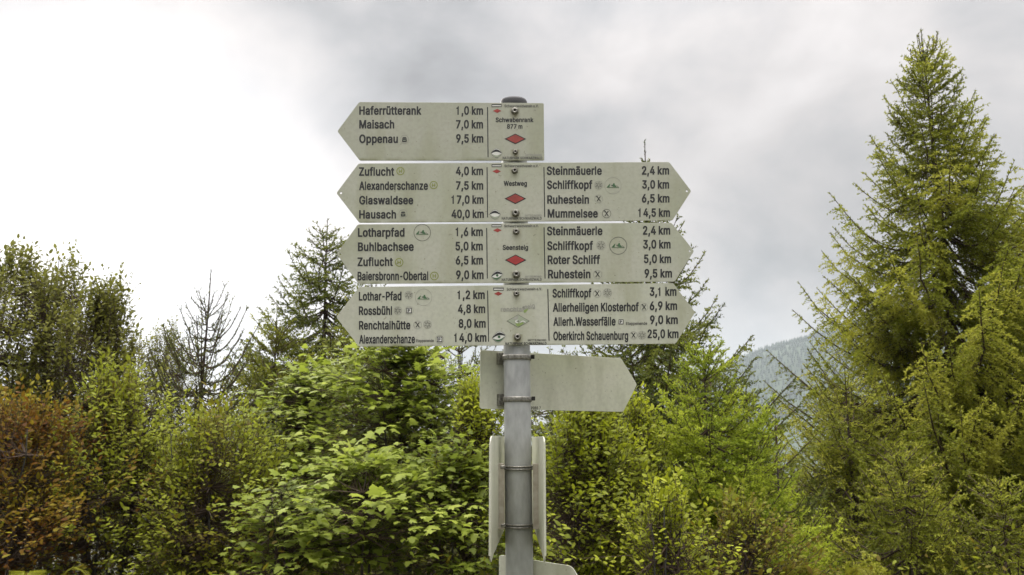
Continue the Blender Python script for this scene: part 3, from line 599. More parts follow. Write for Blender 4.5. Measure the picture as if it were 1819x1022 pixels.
# ------------------------------------------------------------------ boards
class Plane:
    def __init__(s, O, U):
        s.O = np.array(O, float); s.U = unit(np.array(U, float)); s.Z = np.array((0, 0, 1.)); s.N = np.cross(s.U, s.Z)   # towards the camera
        if s.N[1] > 0: s.N = -s.N
    def uv(s, px, py):
        d = pray(px, py); t = np.dot(s.O-CAM, s.N)/np.dot(d, s.N); P = CAM+d*t-s.O; return np.dot(P, s.U), P[2]
    def pt(s, u, v, off=0): return s.O+s.U*u+s.Z*v+s.N*off
    def px(s, x, y, off=0): return s.pt(*s.uv(x, y), off)
dg = bpy.context.evaluated_depsgraph_get()
def curve_mesh(name, polys, extrude, bevel):
    cu = bpy.data.curves.new(name, 'CURVE'); cu.dimensions = '2D'; cu.fill_mode = 'BOTH'; cu.extrude = extrude; cu.bevel_depth = bevel; cu.bevel_resolution = 1
    for pl in polys:
        sp = cu.splines.new('POLY'); sp.points.add(len(pl)-1); sp.use_cyclic_u = True
        for i, (x, y) in enumerate(pl): sp.points[i].co = (x, y, 0, 1)
    o = bpy.data.objects.new(name, cu); col.objects.link(o); dgl = bpy.context.evaluated_depsgraph_get(); dgl.update()
    me = bpy.data.meshes.new_from_object(o.evaluated_get(dgl)); bpy.data.objects.remove(o); bpy.data.curves.remove(cu); return me
def rounded(pts, rad, seg=4):
    out = []; n = len(pts)
    for i in range(n):
        a, b, c = Vector(pts[i-1]), Vector(pts[i]), Vector(pts[(i+1) % n]); r = rad[i] if isinstance(rad, (list, tuple)) else rad
        p0 = b+(a-b).normalized()*r; p1 = b+(c-b).normalized()*r
        for k in range(seg+1):
            t = k/seg; out.append(tuple(p0*(1-t)**2+b*2*t*(1-t)+p1*t*t))
    return out
def board(pl, outline_px, mat, root, holes=(), rad=.004, name='board', thick=.0028):
    uv = [pl.uv(*q) for q in outline_px]; polys = [rounded(uv, rad)]
    for hx, hy, hr in holes:
        u, v = pl.uv(hx, hy); polys.append([(u+hr*math.cos(a), v+hr*math.sin(a)) for a in np.linspace(0, 2*np.pi, 17)[:-1]])
    me = curve_mesh(name, polys, thick/2-.0003, .0003)
    n = len(me.vertices); co = np.empty(n*3, np.float32); me.vertices.foreach_get('co', co); co = co.reshape(-1, 3)
    W = pl.O+co[:, :1]*pl.U+co[:, 1:2]*pl.Z+(co[:, 2:]-thick/2)*pl.N - np.array(root.location)
    me.vertices.foreach_set('co', W.astype(np.float32).ravel()); me.update(); me.materials.clear()
    return link(name, me, mat, root)
GLYPHS = {",":[215,[[24,-196,7,-176,7,-133,38,107,62,131,176,129,191,114,193,76,134,-181,114,-197]]],"-":[414,[[93,242,80,257,79,286,79,357,93,377,335,379,345,376,357,362,357,262,344,242]]],".":[215,[[76,-34,45,-14,23,19,17,62,23,100,41,129,67,148,114,155,152,148,183,119,196,95,196,19,174,-14,143,-34]]],"/":[285,[[-5,-134,-20,-119,-21,-91,161,757,169,776,186,788,291,787,306,772,307,748,120,-119,100,-135]]],"0":[518,[[229,-39,181,-30,137,-5,93,38,61,91,37,157,22,238,17,286,17,443,31,543,56,624,85,676,107,705,148,739,186,758,214,765,310,764,333,758,379,734,429,683,468,610,497,481,503,395,497,248,482,162,463,105,421,33,383,-5,338,-30,286,-40],[250,105,267,104,291,117,320,162,345,243,355,319,355,410,334,529,315,576,295,605,262,625,224,607,199,567,175,495,164,419,165,300,185,195,214,132]]],"1":[518,[[155,-31,282,-31,282,755,195,755,178,675,125,635,50,620,50,510,155,522]]],"2":[518,[[52,-29,36,-10,37,86,292,429,315,476,326,524,325,553,311,591,291,611,257,626,229,616,204,591,190,557,182,505,168,491,52,490,37,505,36,548,56,638,86,687,122,724,181,758,229,765,305,765,333,758,391,726,439,672,469,600,474,567,474,491,454,414,430,367,372,280,252,125,247,110,467,106,483,86,482,-14,468,-29,457,-31]]],"3":[518,[[219,-39,162,-30,129,-16,100,3,60,43,37,76,18,124,12,191,17,205,33,216,148,215,163,200,171,162,190,129,243,103,286,113,320,143,336,186,336,224,325,262,312,286,291,306,252,320,157,328,141,348,142,443,254,600,258,615,57,619,41,638,42,738,56,753,67,755,448,753,464,734,463,643,326,448,329,442,372,425,402,405,443,364,473,310,488,238,488,171,477,119,443,51,376,-11,314,-35]]],"4":[518,[[300,-29,284,-10,280,119,24,123,7,143,7,238,243,740,262,755,372,755,391,738,392,710,284,476,286,472,310,483,405,483,416,481,429,468,432,267,438,260,495,258,510,244,512,143,495,123,433,118,431,-10,419,-26,405,-31],[185,262,272,260,283,267,281,466,261,433,185,272]]],"5":[518,[[224,-39,186,-34,148,-20,114,3,79,38,51,81,37,119,31,152,33,200,52,216,162,215,177,200,190,152,205,127,233,109,257,104,297,124,325,171,336,219,331,272,302,333,286,349,257,363,224,358,162,322,119,322,62,331,42,348,41,414,69,734,81,750,95,755,433,755,455,734,455,643,448,626,429,617,214,616,208,610,199,510,210,503,291,507,353,491,381,474,433,421,468,357,483,295,483,176,477,143,463,100,439,57,417,29,373,-10,314,-35]]],"6":[518,[[229,-39,181,-30,143,-11,105,21,70,67,47,124,36,171,36,286,51,353,80,424,248,735,272,755,381,755,401,738,401,705,281,486,286,480,333,473,372,458,407,429,449,381,473,324,483,267,478,152,463,100,444,62,383,-5,319,-35],[246,105,272,104,300,123,325,167,336,210,330,267,311,310,295,331,267,345,238,339,212,319,199,300,184,252,184,200,194,162,212,129]]],"7":[518,[[91,-29,74,-10,80,33,312,610,300,617,48,619,31,638,33,738,47,753,57,755,467,753,483,734,482,619,230,-5,219,-21,205,-31]]],"8":[518,[[229,-39,157,-25,113,0,57,56,32,105,21,152,21,233,28,267,56,333,97,381,66,429,51,462,41,519,41,567,51,624,70,667,132,734,157,749,205,764,310,764,357,749,402,719,449,662,468,615,474,581,474,505,469,476,449,424,419,381,454,343,482,291,497,224,497,167,487,110,473,76,450,43,411,5,372,-20,329,-34,281,-40],[241,105,276,104,316,124,335,152,345,186,344,219,319,273,295,292,257,304,219,292,193,267,180,243,169,200,191,137,210,118],[250,448,267,447,300,466,315,491,326,529,320,572,306,600,295,611,262,626,238,620,219,607,204,586,193,557,193,514,204,486,224,460]]],"9":[518,[[129,-29,114,-14,113,19,236,243,233,249,195,252,143,270,107,300,70,343,51,381,36,443,36,557,42,591,56,634,81,678,152,744,210,764,314,763,362,744,395,722,438,673,459,634,473,595,483,538,483,462,477,419,458,353,430,286,267,-16,248,-31],[251,381,262,380,286,390,310,413,325,443,336,491,331,538,315,581,291,612,262,626,219,605,194,562,183,524,184,476,199,429,218,400]]],"A":[548,[[-5,-29,-20,-14,-20,14,190,734,214,755,338,753,358,729,568,14,568,-14,548,-31,429,-29,414,-14,357,171,200,174,191,171,185,162,144,14,126,-24,110,-31],[230,314,310,312,317,319,287,433,276,466,272,468]]],"B":[521,[[48,-29,33,-15,31,-5,33,738,47,753,57,755,324,755,372,744,402,729,445,691,473,648,488,605,493,562,488,467,468,419,441,391,438,381,464,357,492,319,512,262,517,162,496,81,479,52,430,5,405,-10,357,-25,295,-31],[182,114,291,112,343,133,358,157,369,195,358,238,335,276,310,292,272,302,181,299],[182,438,262,436,286,442,319,462,334,486,345,534,339,562,319,598,272,617,181,613]]],"C":[583,[[276,-39,219,-30,167,-6,110,41,66,100,42,148,17,233,7,314,7,419,23,519,51,600,91,664,141,715,186,744,229,759,257,765,362,764,443,735,519,664,544,624,568,567,578,519,577,486,557,470,443,471,428,486,406,553,386,582,362,601,305,621,281,615,241,595,213,567,185,514,160,424,155,367,160,305,185,210,229,141,274,114,300,107,348,118,386,145,415,195,428,243,443,258,562,258,577,243,578,205,558,133,535,86,507,48,476,17,429,-16,376,-34,329,-40]]],"D":[574,[[48,-29,33,-15,31,-5,33,738,48,753,62,755,310,755,376,739,430,710,493,648,534,574,549,529,564,443,564,291,555,224,535,157,491,79,430,19,376,-11,324,-26,262,-31],[182,114,262,112,300,123,348,150,373,181,396,229,417,319,417,405,412,443,396,500,373,548,355,572,329,592,300,606,257,617,191,617,179,610]]],"E":[479,[[48,-29,33,-15,31,-5,33,738,47,753,57,755,448,753,463,738,464,710,464,638,448,619,191,617,179,610,181,439,429,434,445,414,445,329,443,313,424,298,182,295,179,124,182,114,191,112,453,110,469,91,468,-14,454,-29,443,-31]]],"G":[595,[[276,-39,219,-30,157,-1,103,48,65,100,28,191,12,262,7,333,12,467,28,538,66,629,88,662,148,722,195,749,248,764,357,764,400,754,448,730,512,672,539,634,558,595,578,529,577,486,557,470,443,471,428,486,396,562,367,597,329,615,300,621,267,611,241,595,213,567,185,514,160,424,155,367,160,305,171,252,190,200,227,143,257,123,295,108,324,109,367,128,406,171,430,233,428,252,305,255,285,272,284,372,295,388,310,393,567,391,583,372,583,224,573,167,544,95,521,62,467,7,410,-25,376,-34,329,-40]]],"H":[591,[[48,-29,33,-15,31,-5,33,740,52,755,152,755,163,753,177,738,182,443,400,441,409,443,412,453,414,738,433,755,544,753,557,740,560,729,557,-15,538,-31,438,-31,428,-29,414,-14,409,300,191,302,182,300,179,291,177,-14,157,-31]]],"I":[200,[[26,-31,161,-31,161,755,26,755]]],"K":[534,[[48,-29,33,-15,31,-5,33,738,48,753,76,755,157,755,177,738,181,484,195,494,386,750,400,755,534,753,549,738,549,710,327,410,549,19,549,-14,529,-31,414,-31,400,-26,371,14,239,248,219,271,179,219,177,-14,157,-31]]],"L":[449,[[48,-29,33,-15,31,-5,31,734,52,755,157,755,174,743,179,729,179,119,191,112,433,110,450,91,450,-10,438,-26,424,-31]]],"M":[718,[[48,-29,33,-15,31,-5,31,724,36,743,52,755,186,755,196,753,211,738,352,291,362,279,505,735,529,755,662,755,676,750,688,729,688,0,683,-19,667,-31,567,-31,556,-29,542,-14,538,321,534,318,509,243,429,-14,416,-29,310,-31,291,-15,186,309,181,311,177,-14,157,-31]]],"N":[598,[[48,-29,33,-15,31,-5,33,740,52,755,167,755,177,753,197,734,346,438,405,327,414,318,418,738,438,755,554,753,567,740,569,729,567,-15,554,-29,543,-31,424,-31,407,-19,192,405,181,416,177,-14,157,-31]]],"O":[610,[[276,-39,219,-30,167,-6,91,64,66,100,42,148,17,233,7,314,7,419,23,519,51,600,95,668,141,715,176,739,229,759,257,765,362,764,414,749,467,717,519,664,562,593,582,538,598,462,603,391,598,262,582,191,563,138,525,71,481,22,429,-15,376,-34,329,-40],[288,110,314,108,333,113,376,137,392,152,420,200,439,252,455,353,445,453,415,538,398,567,368,595,329,615,305,621,281,615,243,597,204,553,175,491,160,424,155,372,165,276,194,191,227,143,248,128]]],"P":[508,[[48,-29,33,-15,31,-5,33,738,47,753,57,755,319,755,367,744,406,724,460,672,482,634,496,591,507,519,507,476,502,429,487,372,450,310,419,279,376,252,314,236,182,233,177,-14,157,-31],[182,376,252,374,286,380,319,398,338,423,355,476,355,514,344,557,319,596,267,617,181,613]]],"R":[513,[[48,-29,33,-15,31,-5,33,738,47,753,57,755,324,755,372,744,416,719,462,673,487,629,502,576,507,472,496,405,468,343,413,281,525,19,525,-14,505,-31,391,-31,376,-26,361,-5,253,248,243,255,191,255,182,252,179,243,177,-14,157,-31],[182,395,272,394,314,409,339,433,355,481,355,524,339,572,314,601,267,617,181,613]]],"S":[511,[[191,-39,152,-30,114,-11,48,51,13,124,7,157,10,206,29,221,143,220,158,205,166,167,188,129,224,109,267,102,300,113,333,137,353,181,353,214,344,238,324,258,124,342,55,405,32,448,22,491,22,576,37,634,51,662,86,703,124,735,162,754,205,764,314,764,357,754,386,739,443,692,468,657,492,600,496,529,476,512,362,514,347,529,339,567,326,591,300,611,257,626,214,611,191,592,171,543,175,514,186,494,205,475,267,447,348,420,405,392,464,338,491,293,502,257,502,143,487,91,458,43,424,7,391,-15,314,-40]]],"T":[513,[[200,-29,186,-15,183,-5,183,610,171,617,13,619,-2,638,-1,738,13,753,24,755,500,753,514,740,517,729,517,638,505,622,491,617,343,617,332,610,329,-14,310,-31]]],"U":[591,[[243,-39,186,-25,138,3,85,57,56,105,42,143,31,200,33,738,48,753,76,755,157,755,177,738,179,262,184,224,194,186,222,138,262,113,295,103,338,116,372,141,396,186,407,219,412,257,414,738,433,755,543,753,557,740,560,729,560,200,539,114,507,57,453,3,424,-16,348,-40]]],"V":[548,[[210,-29,195,-14,-15,696,-15,738,0,753,29,755,114,755,134,738,261,295,276,259,413,738,433,755,548,753,564,734,563,696,358,-5,348,-21,333,-31]]],"W":[785,[[157,-29,136,-5,-16,696,-16,734,-12,743,5,755,110,755,134,734,203,395,218,329,224,327,309,729,324,750,338,755,453,755,472,738,546,386,562,330,569,338,652,738,672,755,776,755,791,750,802,734,802,705,640,-19,624,-31,510,-31,499,-29,485,-14,406,343,395,385,391,387,301,-14,281,-31]]],"Z":[501,[[24,-29,7,-10,9,76,298,610,286,617,24,619,7,638,9,738,23,753,33,755,476,753,493,734,492,648,202,119,214,112,476,110,493,91,491,-14,478,-29,467,-31]]],"a":[445,[[133,-39,100,-30,62,-7,33,22,13,57,-2,110,-2,195,4,224,19,259,67,306,119,330,262,356,273,367,272,395,254,429,233,439,214,440,176,419,152,380,138,366,86,365,29,385,17,395,12,405,13,443,43,498,94,548,131,567,186,579,257,579,291,573,343,549,386,507,417,443,422,414,421,-10,400,-31,300,-31,281,-22,229,-40],[179,100,210,99,245,119,272,171,276,217,214,211,157,186,146,162,147,133,157,113]]],"b":[485,[[214,-39,167,-19,143,-31,43,-31,22,-10,21,729,26,743,43,755,143,755,157,750,169,734,171,566,224,578,295,579,329,573,362,558,395,531,435,486,463,429,474,391,483,333,483,205,473,143,444,67,421,33,383,-5,343,-30,305,-40],[245,100,257,99,286,113,310,146,325,186,336,243,336,305,315,381,291,421,252,440,222,429,194,395,169,310,169,229,185,167,207,124,224,109]]],"c":[452,[[186,-39,152,-30,105,-2,69,33,35,86,13,143,3,200,3,338,27,433,52,483,100,536,124,554,167,573,200,579,276,578,343,558,402,510,444,438,450,419,450,386,433,366,391,352,372,346,329,346,312,357,295,397,267,430,238,440,195,419,166,367,150,305,150,233,171,157,199,114,238,98,267,109,288,129,309,181,319,193,329,197,367,197,441,171,450,157,450,119,434,76,405,32,376,3,343,-20,281,-40]]],"d":[485,[[176,-39,124,-20,67,31,42,67,18,124,3,195,2,338,23,429,42,472,65,505,105,545,141,567,186,578,252,579,314,566,317,734,329,750,343,755,448,753,462,740,464,729,463,-14,443,-31,343,-31,319,-19,267,-40],[227,100,254,105,274,119,287,138,301,167,317,238,316,310,301,372,274,419,262,430,233,440,213,433,185,410,161,357,150,305,150,233,171,157,193,119]]],"e":[462,[[191,-39,152,-30,105,-2,62,41,32,91,13,143,3,195,3,338,18,410,35,453,69,505,105,540,171,574,200,579,276,578,338,558,379,529,415,486,439,438,459,362,464,233,443,212,162,211,155,195,166,162,199,114,229,99,248,98,283,114,296,129,310,158,329,177,376,178,443,155,455,138,455,110,426,48,391,7,353,-20,291,-40],[159,348,295,345,306,353,283,410,262,430,233,440,205,430,184,410,161,367]]],"f":[290,[[71,-29,57,-15,55,-5,54,433,48,440,-10,441,-26,453,-31,467,-31,548,-14,568,52,573,55,662,61,686,86,730,118,762,167,783,276,782,302,772,316,753,301,667,281,642,219,644,209,634,203,615,206,572,276,569,295,554,298,472,296,457,281,442,210,440,203,433,202,-10,181,-31]]],"g":[486,[[195,-244,143,-234,86,-202,37,-148,22,-114,23,-86,43,-65,86,-35,133,-31,152,-45,191,-92,224,-107,252,-106,278,-95,300,-73,315,-33,316,-14,310,-9,262,-21,181,-21,152,-15,118,0,57,56,23,119,3,200,2,338,13,400,37,462,62,502,100,540,143,568,186,578,252,579,291,573,324,558,343,569,448,568,462,554,464,543,464,-52,453,-110,426,-162,362,-220,329,-234,272,-245],[222,119,248,118,283,143,301,176,317,238,316,314,301,376,269,424,233,440,213,433,185,410,161,357,150,305,150,238,166,181,188,138]]],"h":[469,[[38,-29,24,-15,21,-5,22,734,43,755,148,755,169,734,171,566,229,579,300,578,338,568,393,529,430,467,445,400,445,-10,433,-26,419,-31,324,-31,304,-14,302,319,297,362,278,414,262,430,238,438,214,430,191,406,169,343,167,-14,148,-31]]],"i":[190,[[38,-29,24,-15,21,-5,22,548,43,569,148,569,164,557,169,543,169,-10,148,-31],[67,604,48,612,13,653,7,691,13,729,52,772,95,779,138,772,174,738,182,719,183,667,177,648,138,609,119,603]]],"k":[435,[[38,-29,24,-15,21,-5,22,734,43,755,148,755,169,734,171,418,188,429,300,568,424,569,444,553,443,518,291,325,281,305,458,24,464,-10,443,-31,313,-29,294,-10,206,133,171,177,167,-15,148,-31]]],"l":[190,[[21,-31,149,-31,149,755,21,755]]],"m":[697,[[38,-29,24,-15,21,-5,21,543,33,564,48,569,138,569,162,562,205,578,295,578,324,568,372,533,400,558,443,577,548,578,595,558,636,519,663,467,674,414,674,-5,662,-26,648,-31,548,-31,528,-14,526,386,512,419,495,434,476,440,447,424,433,400,422,362,420,-14,406,-29,395,-31,295,-31,279,-19,274,-5,274,381,259,419,229,440,205,430,191,416,169,357,167,-14,148,-31]]],"n":[468,[[38,-29,24,-15,21,-5,23,553,43,569,143,569,162,558,195,573,229,579,300,578,357,558,411,505,430,467,445,405,444,-14,429,-29,400,-31,324,-31,304,-14,302,319,297,362,278,414,262,430,238,438,214,430,191,406,169,343,167,-14,148,-31]]],"o":[475,[[186,-39,152,-30,105,-2,69,33,35,86,13,143,3,200,3,338,27,433,52,483,100,536,124,554,167,573,200,579,276,578,333,563,359,548,417,491,440,453,458,405,474,324,474,219,469,181,458,133,435,76,402,29,378,5,343,-20,305,-35,276,-40],[227,100,238,98,267,109,292,133,315,191,326,248,326,295,306,376,274,424,238,440,210,430,185,405,161,353,150,300,150,233,171,157,195,118]]],"p":[485,[[38,-229,24,-216,21,-205,23,553,43,569,143,569,167,557,195,573,229,579,300,578,343,568,381,545,421,505,449,462,468,414,483,338,483,210,463,110,444,67,421,33,381,-7,345,-29,305,-40,229,-40,171,-27,167,-216,148,-231],[245,100,257,99,286,113,310,146,325,186,336,243,336,305,315,381,291,421,252,440,222,429,194,395,169,310,169,229,185,167,207,124,224,109]]],"r":[296,[[38,-29,24,-15,21,-5,23,553,43,569,138,569,162,562,205,578,300,577,316,557,315,448,295,431,238,434,205,420,185,395,169,353,167,-14,148,-31]]],"s":[417,[[157,-39,105,-25,76,-7,41,29,9,91,3,114,4,148,19,163,67,177,124,178,144,162,167,114,181,104,214,98,243,109,257,122,265,143,263,162,254,176,238,187,133,218,95,237,45,281,28,310,17,348,17,433,37,491,64,524,100,554,129,568,171,578,257,578,319,558,369,514,401,457,407,433,406,400,391,385,343,371,291,370,269,386,243,431,214,445,176,425,166,405,166,386,181,365,205,352,310,320,338,306,383,267,406,229,417,191,417,114,406,76,382,33,329,-15,300,-30,257,-40]]],"t":[260,[[152,-34,129,-30,95,-12,62,22,47,52,36,100,35,433,29,440,-14,442,-31,462,-29,553,-14,568,33,573,36,681,57,702,157,703,171,698,183,681,186,573,252,568,269,548,269,467,264,453,248,441,191,440,184,433,183,133,195,104,248,102,267,87,283,-5,272,-21,252,-31,224,-36]]],"u":[469,[[157,-34,110,-15,65,29,42,67,27,119,21,157,23,553,38,568,67,569,148,569,167,553,169,186,191,127,205,113,229,103,272,127,297,191,302,233,304,553,324,569,429,568,443,554,445,543,444,-14,424,-31,324,-31,300,-19,252,-35]]],"v":[445,[[162,-29,147,-14,-10,500,-16,524,-15,553,-1,567,10,569,114,569,131,557,139,543,213,281,224,265,312,557,329,569,443,568,459,548,454,495,296,-14,276,-31]]],"w":[648,[[138,-29,118,-10,85,124,-12,524,-7,557,5,568,33,569,119,569,136,557,185,343,195,322,252,554,272,569,386,568,401,553,447,338,453,322,457,322,512,553,534,569,634,569,648,564,659,548,659,519,526,-19,514,-29,486,-31,405,-31,388,-19,380,-5,334,200,324,225,313,200,262,-16,243,-31]]],"x":[433,[[0,-29,-15,-14,-15,14,129,276,0,517,0,554,19,569,138,568,153,553,210,445,219,437,280,548,299,567,420,567,434,553,434,519,304,272,440,29,445,14,443,-15,424,-31,305,-29,290,-14,224,112,214,118,149,-5,125,-29]]],"z":[435,[[24,-29,7,-10,9,76,222,424,210,431,32,433,17,453,19,554,32,567,43,569,401,567,416,548,415,453,209,114,219,107,410,106,426,86,424,-15,411,-29,400,-31]]],"ä":[445,[[133,-39,100,-30,62,-7,33,22,13,57,-2,110,-2,195,4,224,19,259,67,306,119,330,262,356,273,367,272,395,254,429,233,439,214,440,176,419,152,380,138,366,86,365,29,385,17,395,12,405,13,443,43,498,94,548,131,567,186,579,257,579,291,573,343,549,386,507,417,443,422,414,421,-10,400,-31,300,-31,281,-22,229,-40],[179,100,210,99,245,119,272,171,276,217,214,211,157,186,146,162,147,133,157,113],[105,604,86,612,65,634,50,662,51,724,65,748,93,772,119,779,176,772,214,733,257,772,281,779,319,779,349,767,377,734,383,715,382,662,364,629,338,608,324,603,272,604,252,612,214,646,176,609,157,603]]],"ü":[469,[[157,-34,110,-15,65,29,42,67,27,119,21,157,23,553,38,568,67,569,148,569,167,553,169,186,191,127,205,113,229,103,272,127,297,191,302,233,304,553,324,569,429,568,443,554,445,543,444,-14,424,-31,324,-31,300,-19,252,-35],[124,604,105,612,81,636,69,662,71,724,84,748,110,772,133,779,176,777,202,767,233,734,276,772,353,774,386,745,396,729,403,696,396,653,369,619,348,604,286,604,262,617,233,648,195,609,176,603]]]}
FONTM = {}
def glyph_mesh(ch):
    if ch not in FONTM:
        adv, cs = GLYPHS[ch]
        me = curve_mesh('glyph', [[(c[i]/1000, c[i+1]/1000) for i in range(0, len(c), 2)] for c in cs], 0, 0)
        n = len(me.vertices); co = np.empty(n*3, np.float32); me.vertices.foreach_get('co', co); co = co.reshape(-1, 3)[:, :2].copy()
        me.calc_loop_triangles(); T = np.array([t.vertices[:] for t in me.loop_triangles]); bpy.data.meshes.remove(me); FONTM[ch] = (co, T)
    return FONTM[ch]
def glyphs(text, bold=0):
    V = []; T = []; n = 0; x = 0.0
    for ch in text:
        if ch == ' ': x += .20; continue
        co, t = glyph_mesh(ch); k = .78 if bold < .01 else 1.0
        V.append(co+np.array((x, 0))); T.append(t+n); n += len(co); x += GLYPHS[ch][0]/1000+.030
    return np.concatenate(V), np.concatenate(T)
CAPH = glyphs('H', 0)[0][:, 1].max()
def text(pl, root, s, x0, x1, base, cap, mat='black', bold=.018, slope=0.0, off=.00035, name='lettering', label=None, rot=0.0):
    co, T = glyphs(s, bold); mn, mx = co[:, 0].min(), co[:, 0].max()
    X = x0+(co[:, 0]-mn)/(mx-mn)*(x1-x0); Yp = base-co[:, 1]/CAPH*cap+(X-x0)*slope
    if rot:
        c_, s_ = math.cos(rot), math.sin(rot); dx, dy = X-x0, Yp-base; X, Yp = x0+dx*c_+dy*s_, base-dx*s_+dy*c_
    V = np.array([pl.px(a, b, off) for a, b in zip(X, Yp)])-np.array(root.location)
    o = link(name, mesh_np(name, V, T), M[mat], root)
    if label: o['label'] = label
    return o
class Decal:
    def __init__(s, pl, root): s.pl, s.root = pl, root; s.V = []; s.F = []; s.m = []; s.mats = []; s.k = .0003
    def mi(s, mat):
        if mat not in s.mats: s.mats.append(mat)
        return s.mats.index(mat)
    def poly(s, pts, mat, lift=0):
        n = len(s.V); s.V += [s.pl.px(x, y, s.k+lift) for x, y in pts]; s.F.append(list(range(n, n+len(pts)))); s.m.append(s.mi(mat))
    def strip(s, A, B, mat, lift=0, closed=False):
        n = len(s.V); k = len(A); s.V += [s.pl.px(x, y, s.k+lift) for x, y in A]+[s.pl.px(x, y, s.k+lift) for x, y in B]
        for i in range(k if closed else k-1):
            j = (i+1) % k; s.F.append([n+i, n+j, n+k+j, n+k+i]); s.m.append(s.mi(mat))
    def ring(s, cx, cy, r, w, mat, ry=1.0, lift=0):
        a = np.linspace(0, 2*np.pi, 33)[:-1]
        s.strip([(cx+r*math.cos(q), cy+ry*r*math.sin(q)) for q in a], [(cx+(r-w)*math.cos(q), cy+ry*(r-w)*math.sin(q)) for q in a], mat, lift, True)
    def disc(s, cx, cy, r, mat, ry=1.0, lift=0): s.poly([(cx+r*math.cos(q), cy+ry*r*math.sin(q)) for q in np.linspace(0, 2*np.pi, 25)[:-1]], mat, lift)
    def line(s, x0, y0, x1, y1, w, mat, lift=0):
        d = math.hypot(x1-x0, y1-y0); nx, ny = -(y1-y0)/d*w/2, (x1-x0)/d*w/2
        s.poly([(x0+nx, y0+ny), (x1+nx, y1+ny), (x1-nx, y1-ny), (x0-nx, y0-ny)], mat, lift)
    def done(s, name, label=None):
        me = bpy.data.meshes.new(name); me.from_pydata([tuple(v-np.array(s.root.location)) for v in s.V], [], s.F); me.polygons.foreach_set('material_index', s.m)
        for q in s.mats: me.materials.append(M[q])
        o = link(name, me, None, s.root)
        if label: o['label'] = label
        return o
def icon(pl, root, kind, x, y, r, f=1.0):
    d = Decal(pl, root)
    if kind == 'H':
        d.ring(x, y, r, 1.5, 'hgreen'); w = r*.30; h = r*.42
        for s_ in (-1, 1): d.line(x+s_*w, y-h, x+s_*w, y+h, 1.5, 'hgreen', .0001)
        d.line(x-w, y, x+w, y, 1.3, 'hgreen', .0002)
    elif kind == 'sun':
        d.ring(x, y, r, .7, 'pale')
        for i in range(12):
            a = i*math.pi/6+.1; d.line(x+.25*r*math.cos(a), y+.25*r*math.sin(a), x+.85*r*math.cos(a), y+.85*r*math.sin(a), .9, 'thin' if i % 2 else 'pale', .00005*i+.0001)
    elif kind == 'fork':
        d.ring(x, y, r, .8, 'thin' if f > 1 else 'pale')
        d.line(x-.42*r, y+.6*r, x+.4*r, y-.6*r, 1.4, 'black', .0001); d.line(x+.42*r, y+.6*r, x-.38*r, y-.6*r, 1.4, 'black', .0002)
        d.line(x-.62*r, y-.5*r, x-.3*r, y-.66*r, 1.3, 'black', .0003)
    elif kind == 'station':
        d.ring(x, y, r, .7, 'pale'); w = r*.52
        d.poly([(x-w, y-.05*r), (x+w, y-.05*r), (x+w, y+.58*r), (x-w, y+.58*r)], 'black', .0001)
        d.poly([(x-w*1.05, y-.18*r), (x-w*.6, y-.5*r), (x+w*.6, y-.5*r), (x+w*1.05, y-.18*r)], 'black', .0001)
        d.line(x-w*.6, y+.25*r, x+w*.6, y+.25*r, 1.0, 'greenpale', .0003)
    elif kind == 'P':
        if f: d.ring(x, y, r, .7, 'pale')
        w = r*.62; d.poly([(x-w, y-w), (x+w, y-w), (x+w, y+w), (x-w, y+w)], 'black', .0001)
        q = w*.72; d.poly([(x-q, y-q), (x+q, y-q), (x+q, y+q), (x-q, y+q)], 'white', .0002)
        d.line(x-w*.32, y-w*.52, x-w*.32, y+w*.58, 1.6, 'black', .0003)
        a = np.linspace(-np.pi/2, np.pi/2, 9); cx, cy = x-.05*w, y-.18*w
        d.strip([(cx+.46*w*math.cos(t), cy+.36*w*math.sin(t)) for t in a], [(cx+.16*w*math.cos(t), cy+.12*w*math.sin(t)) for t in a], 'black', .0004)
        d.line(x-w*.35, y-.46*w, cx+.02, y-.46*w, 1.0, 'black', .0005); d.line(x-w*.35, y+.1*w, cx+.02, y+.1*w, 1.0, 'black', .0005)
    elif kind == 'hill':
        d.ring(x, y, r, .9 if f > 1 else .6, 'thin' if f > 1 else 'pale')
        s_ = r/15.0
        P = lambda L: [(x+a*s_, y+b*s_) for a, b in L]
        d.poly(P([(-11, 2.4), (-8, -1), (-6, -3), (-4.6, -3.2), (-5.5, -1), (-6.5, 2.4)]), 'green', .0001)
        d.poly(P([(-1.5, -.5), (.5, -4.2), (2.5, -4.6), (3.4, -1.5), (6.5, 2.0), (3.5, 2.2), (0, 1.6)]), 'green', .0001)
        d.poly(P([(-3.6, -.6), (-2, -1.8), (-.4, -.4), (-1.6, .9)]), 'thin', .0002)
        d.line(x-11*s_, y+2.9*s_, x+10.5*s_, y+3.2*s_, .9, 'green', .0003)
        d.line(x+6*s_, y-.2*s_, x+10.5*s_, y+3.0*s_, .7, 'thin', .0004)
    return d.done('pictogram')
def diamond(pl, root, x, y, hw, hh, mat, rim=1.7, name='trail_diamond'):
    d = Decal(pl, root); d.poly([(x-hw, y), (x, y-hh), (x+hw, y), (x, y+hh)], 'black')
    k = 1-rim/hh; d.poly([(x-hw*k, y), (x, y-hh*k), (x+hw*k, y), (x, y+hh*k)], mat, .0002); return d.done(name)
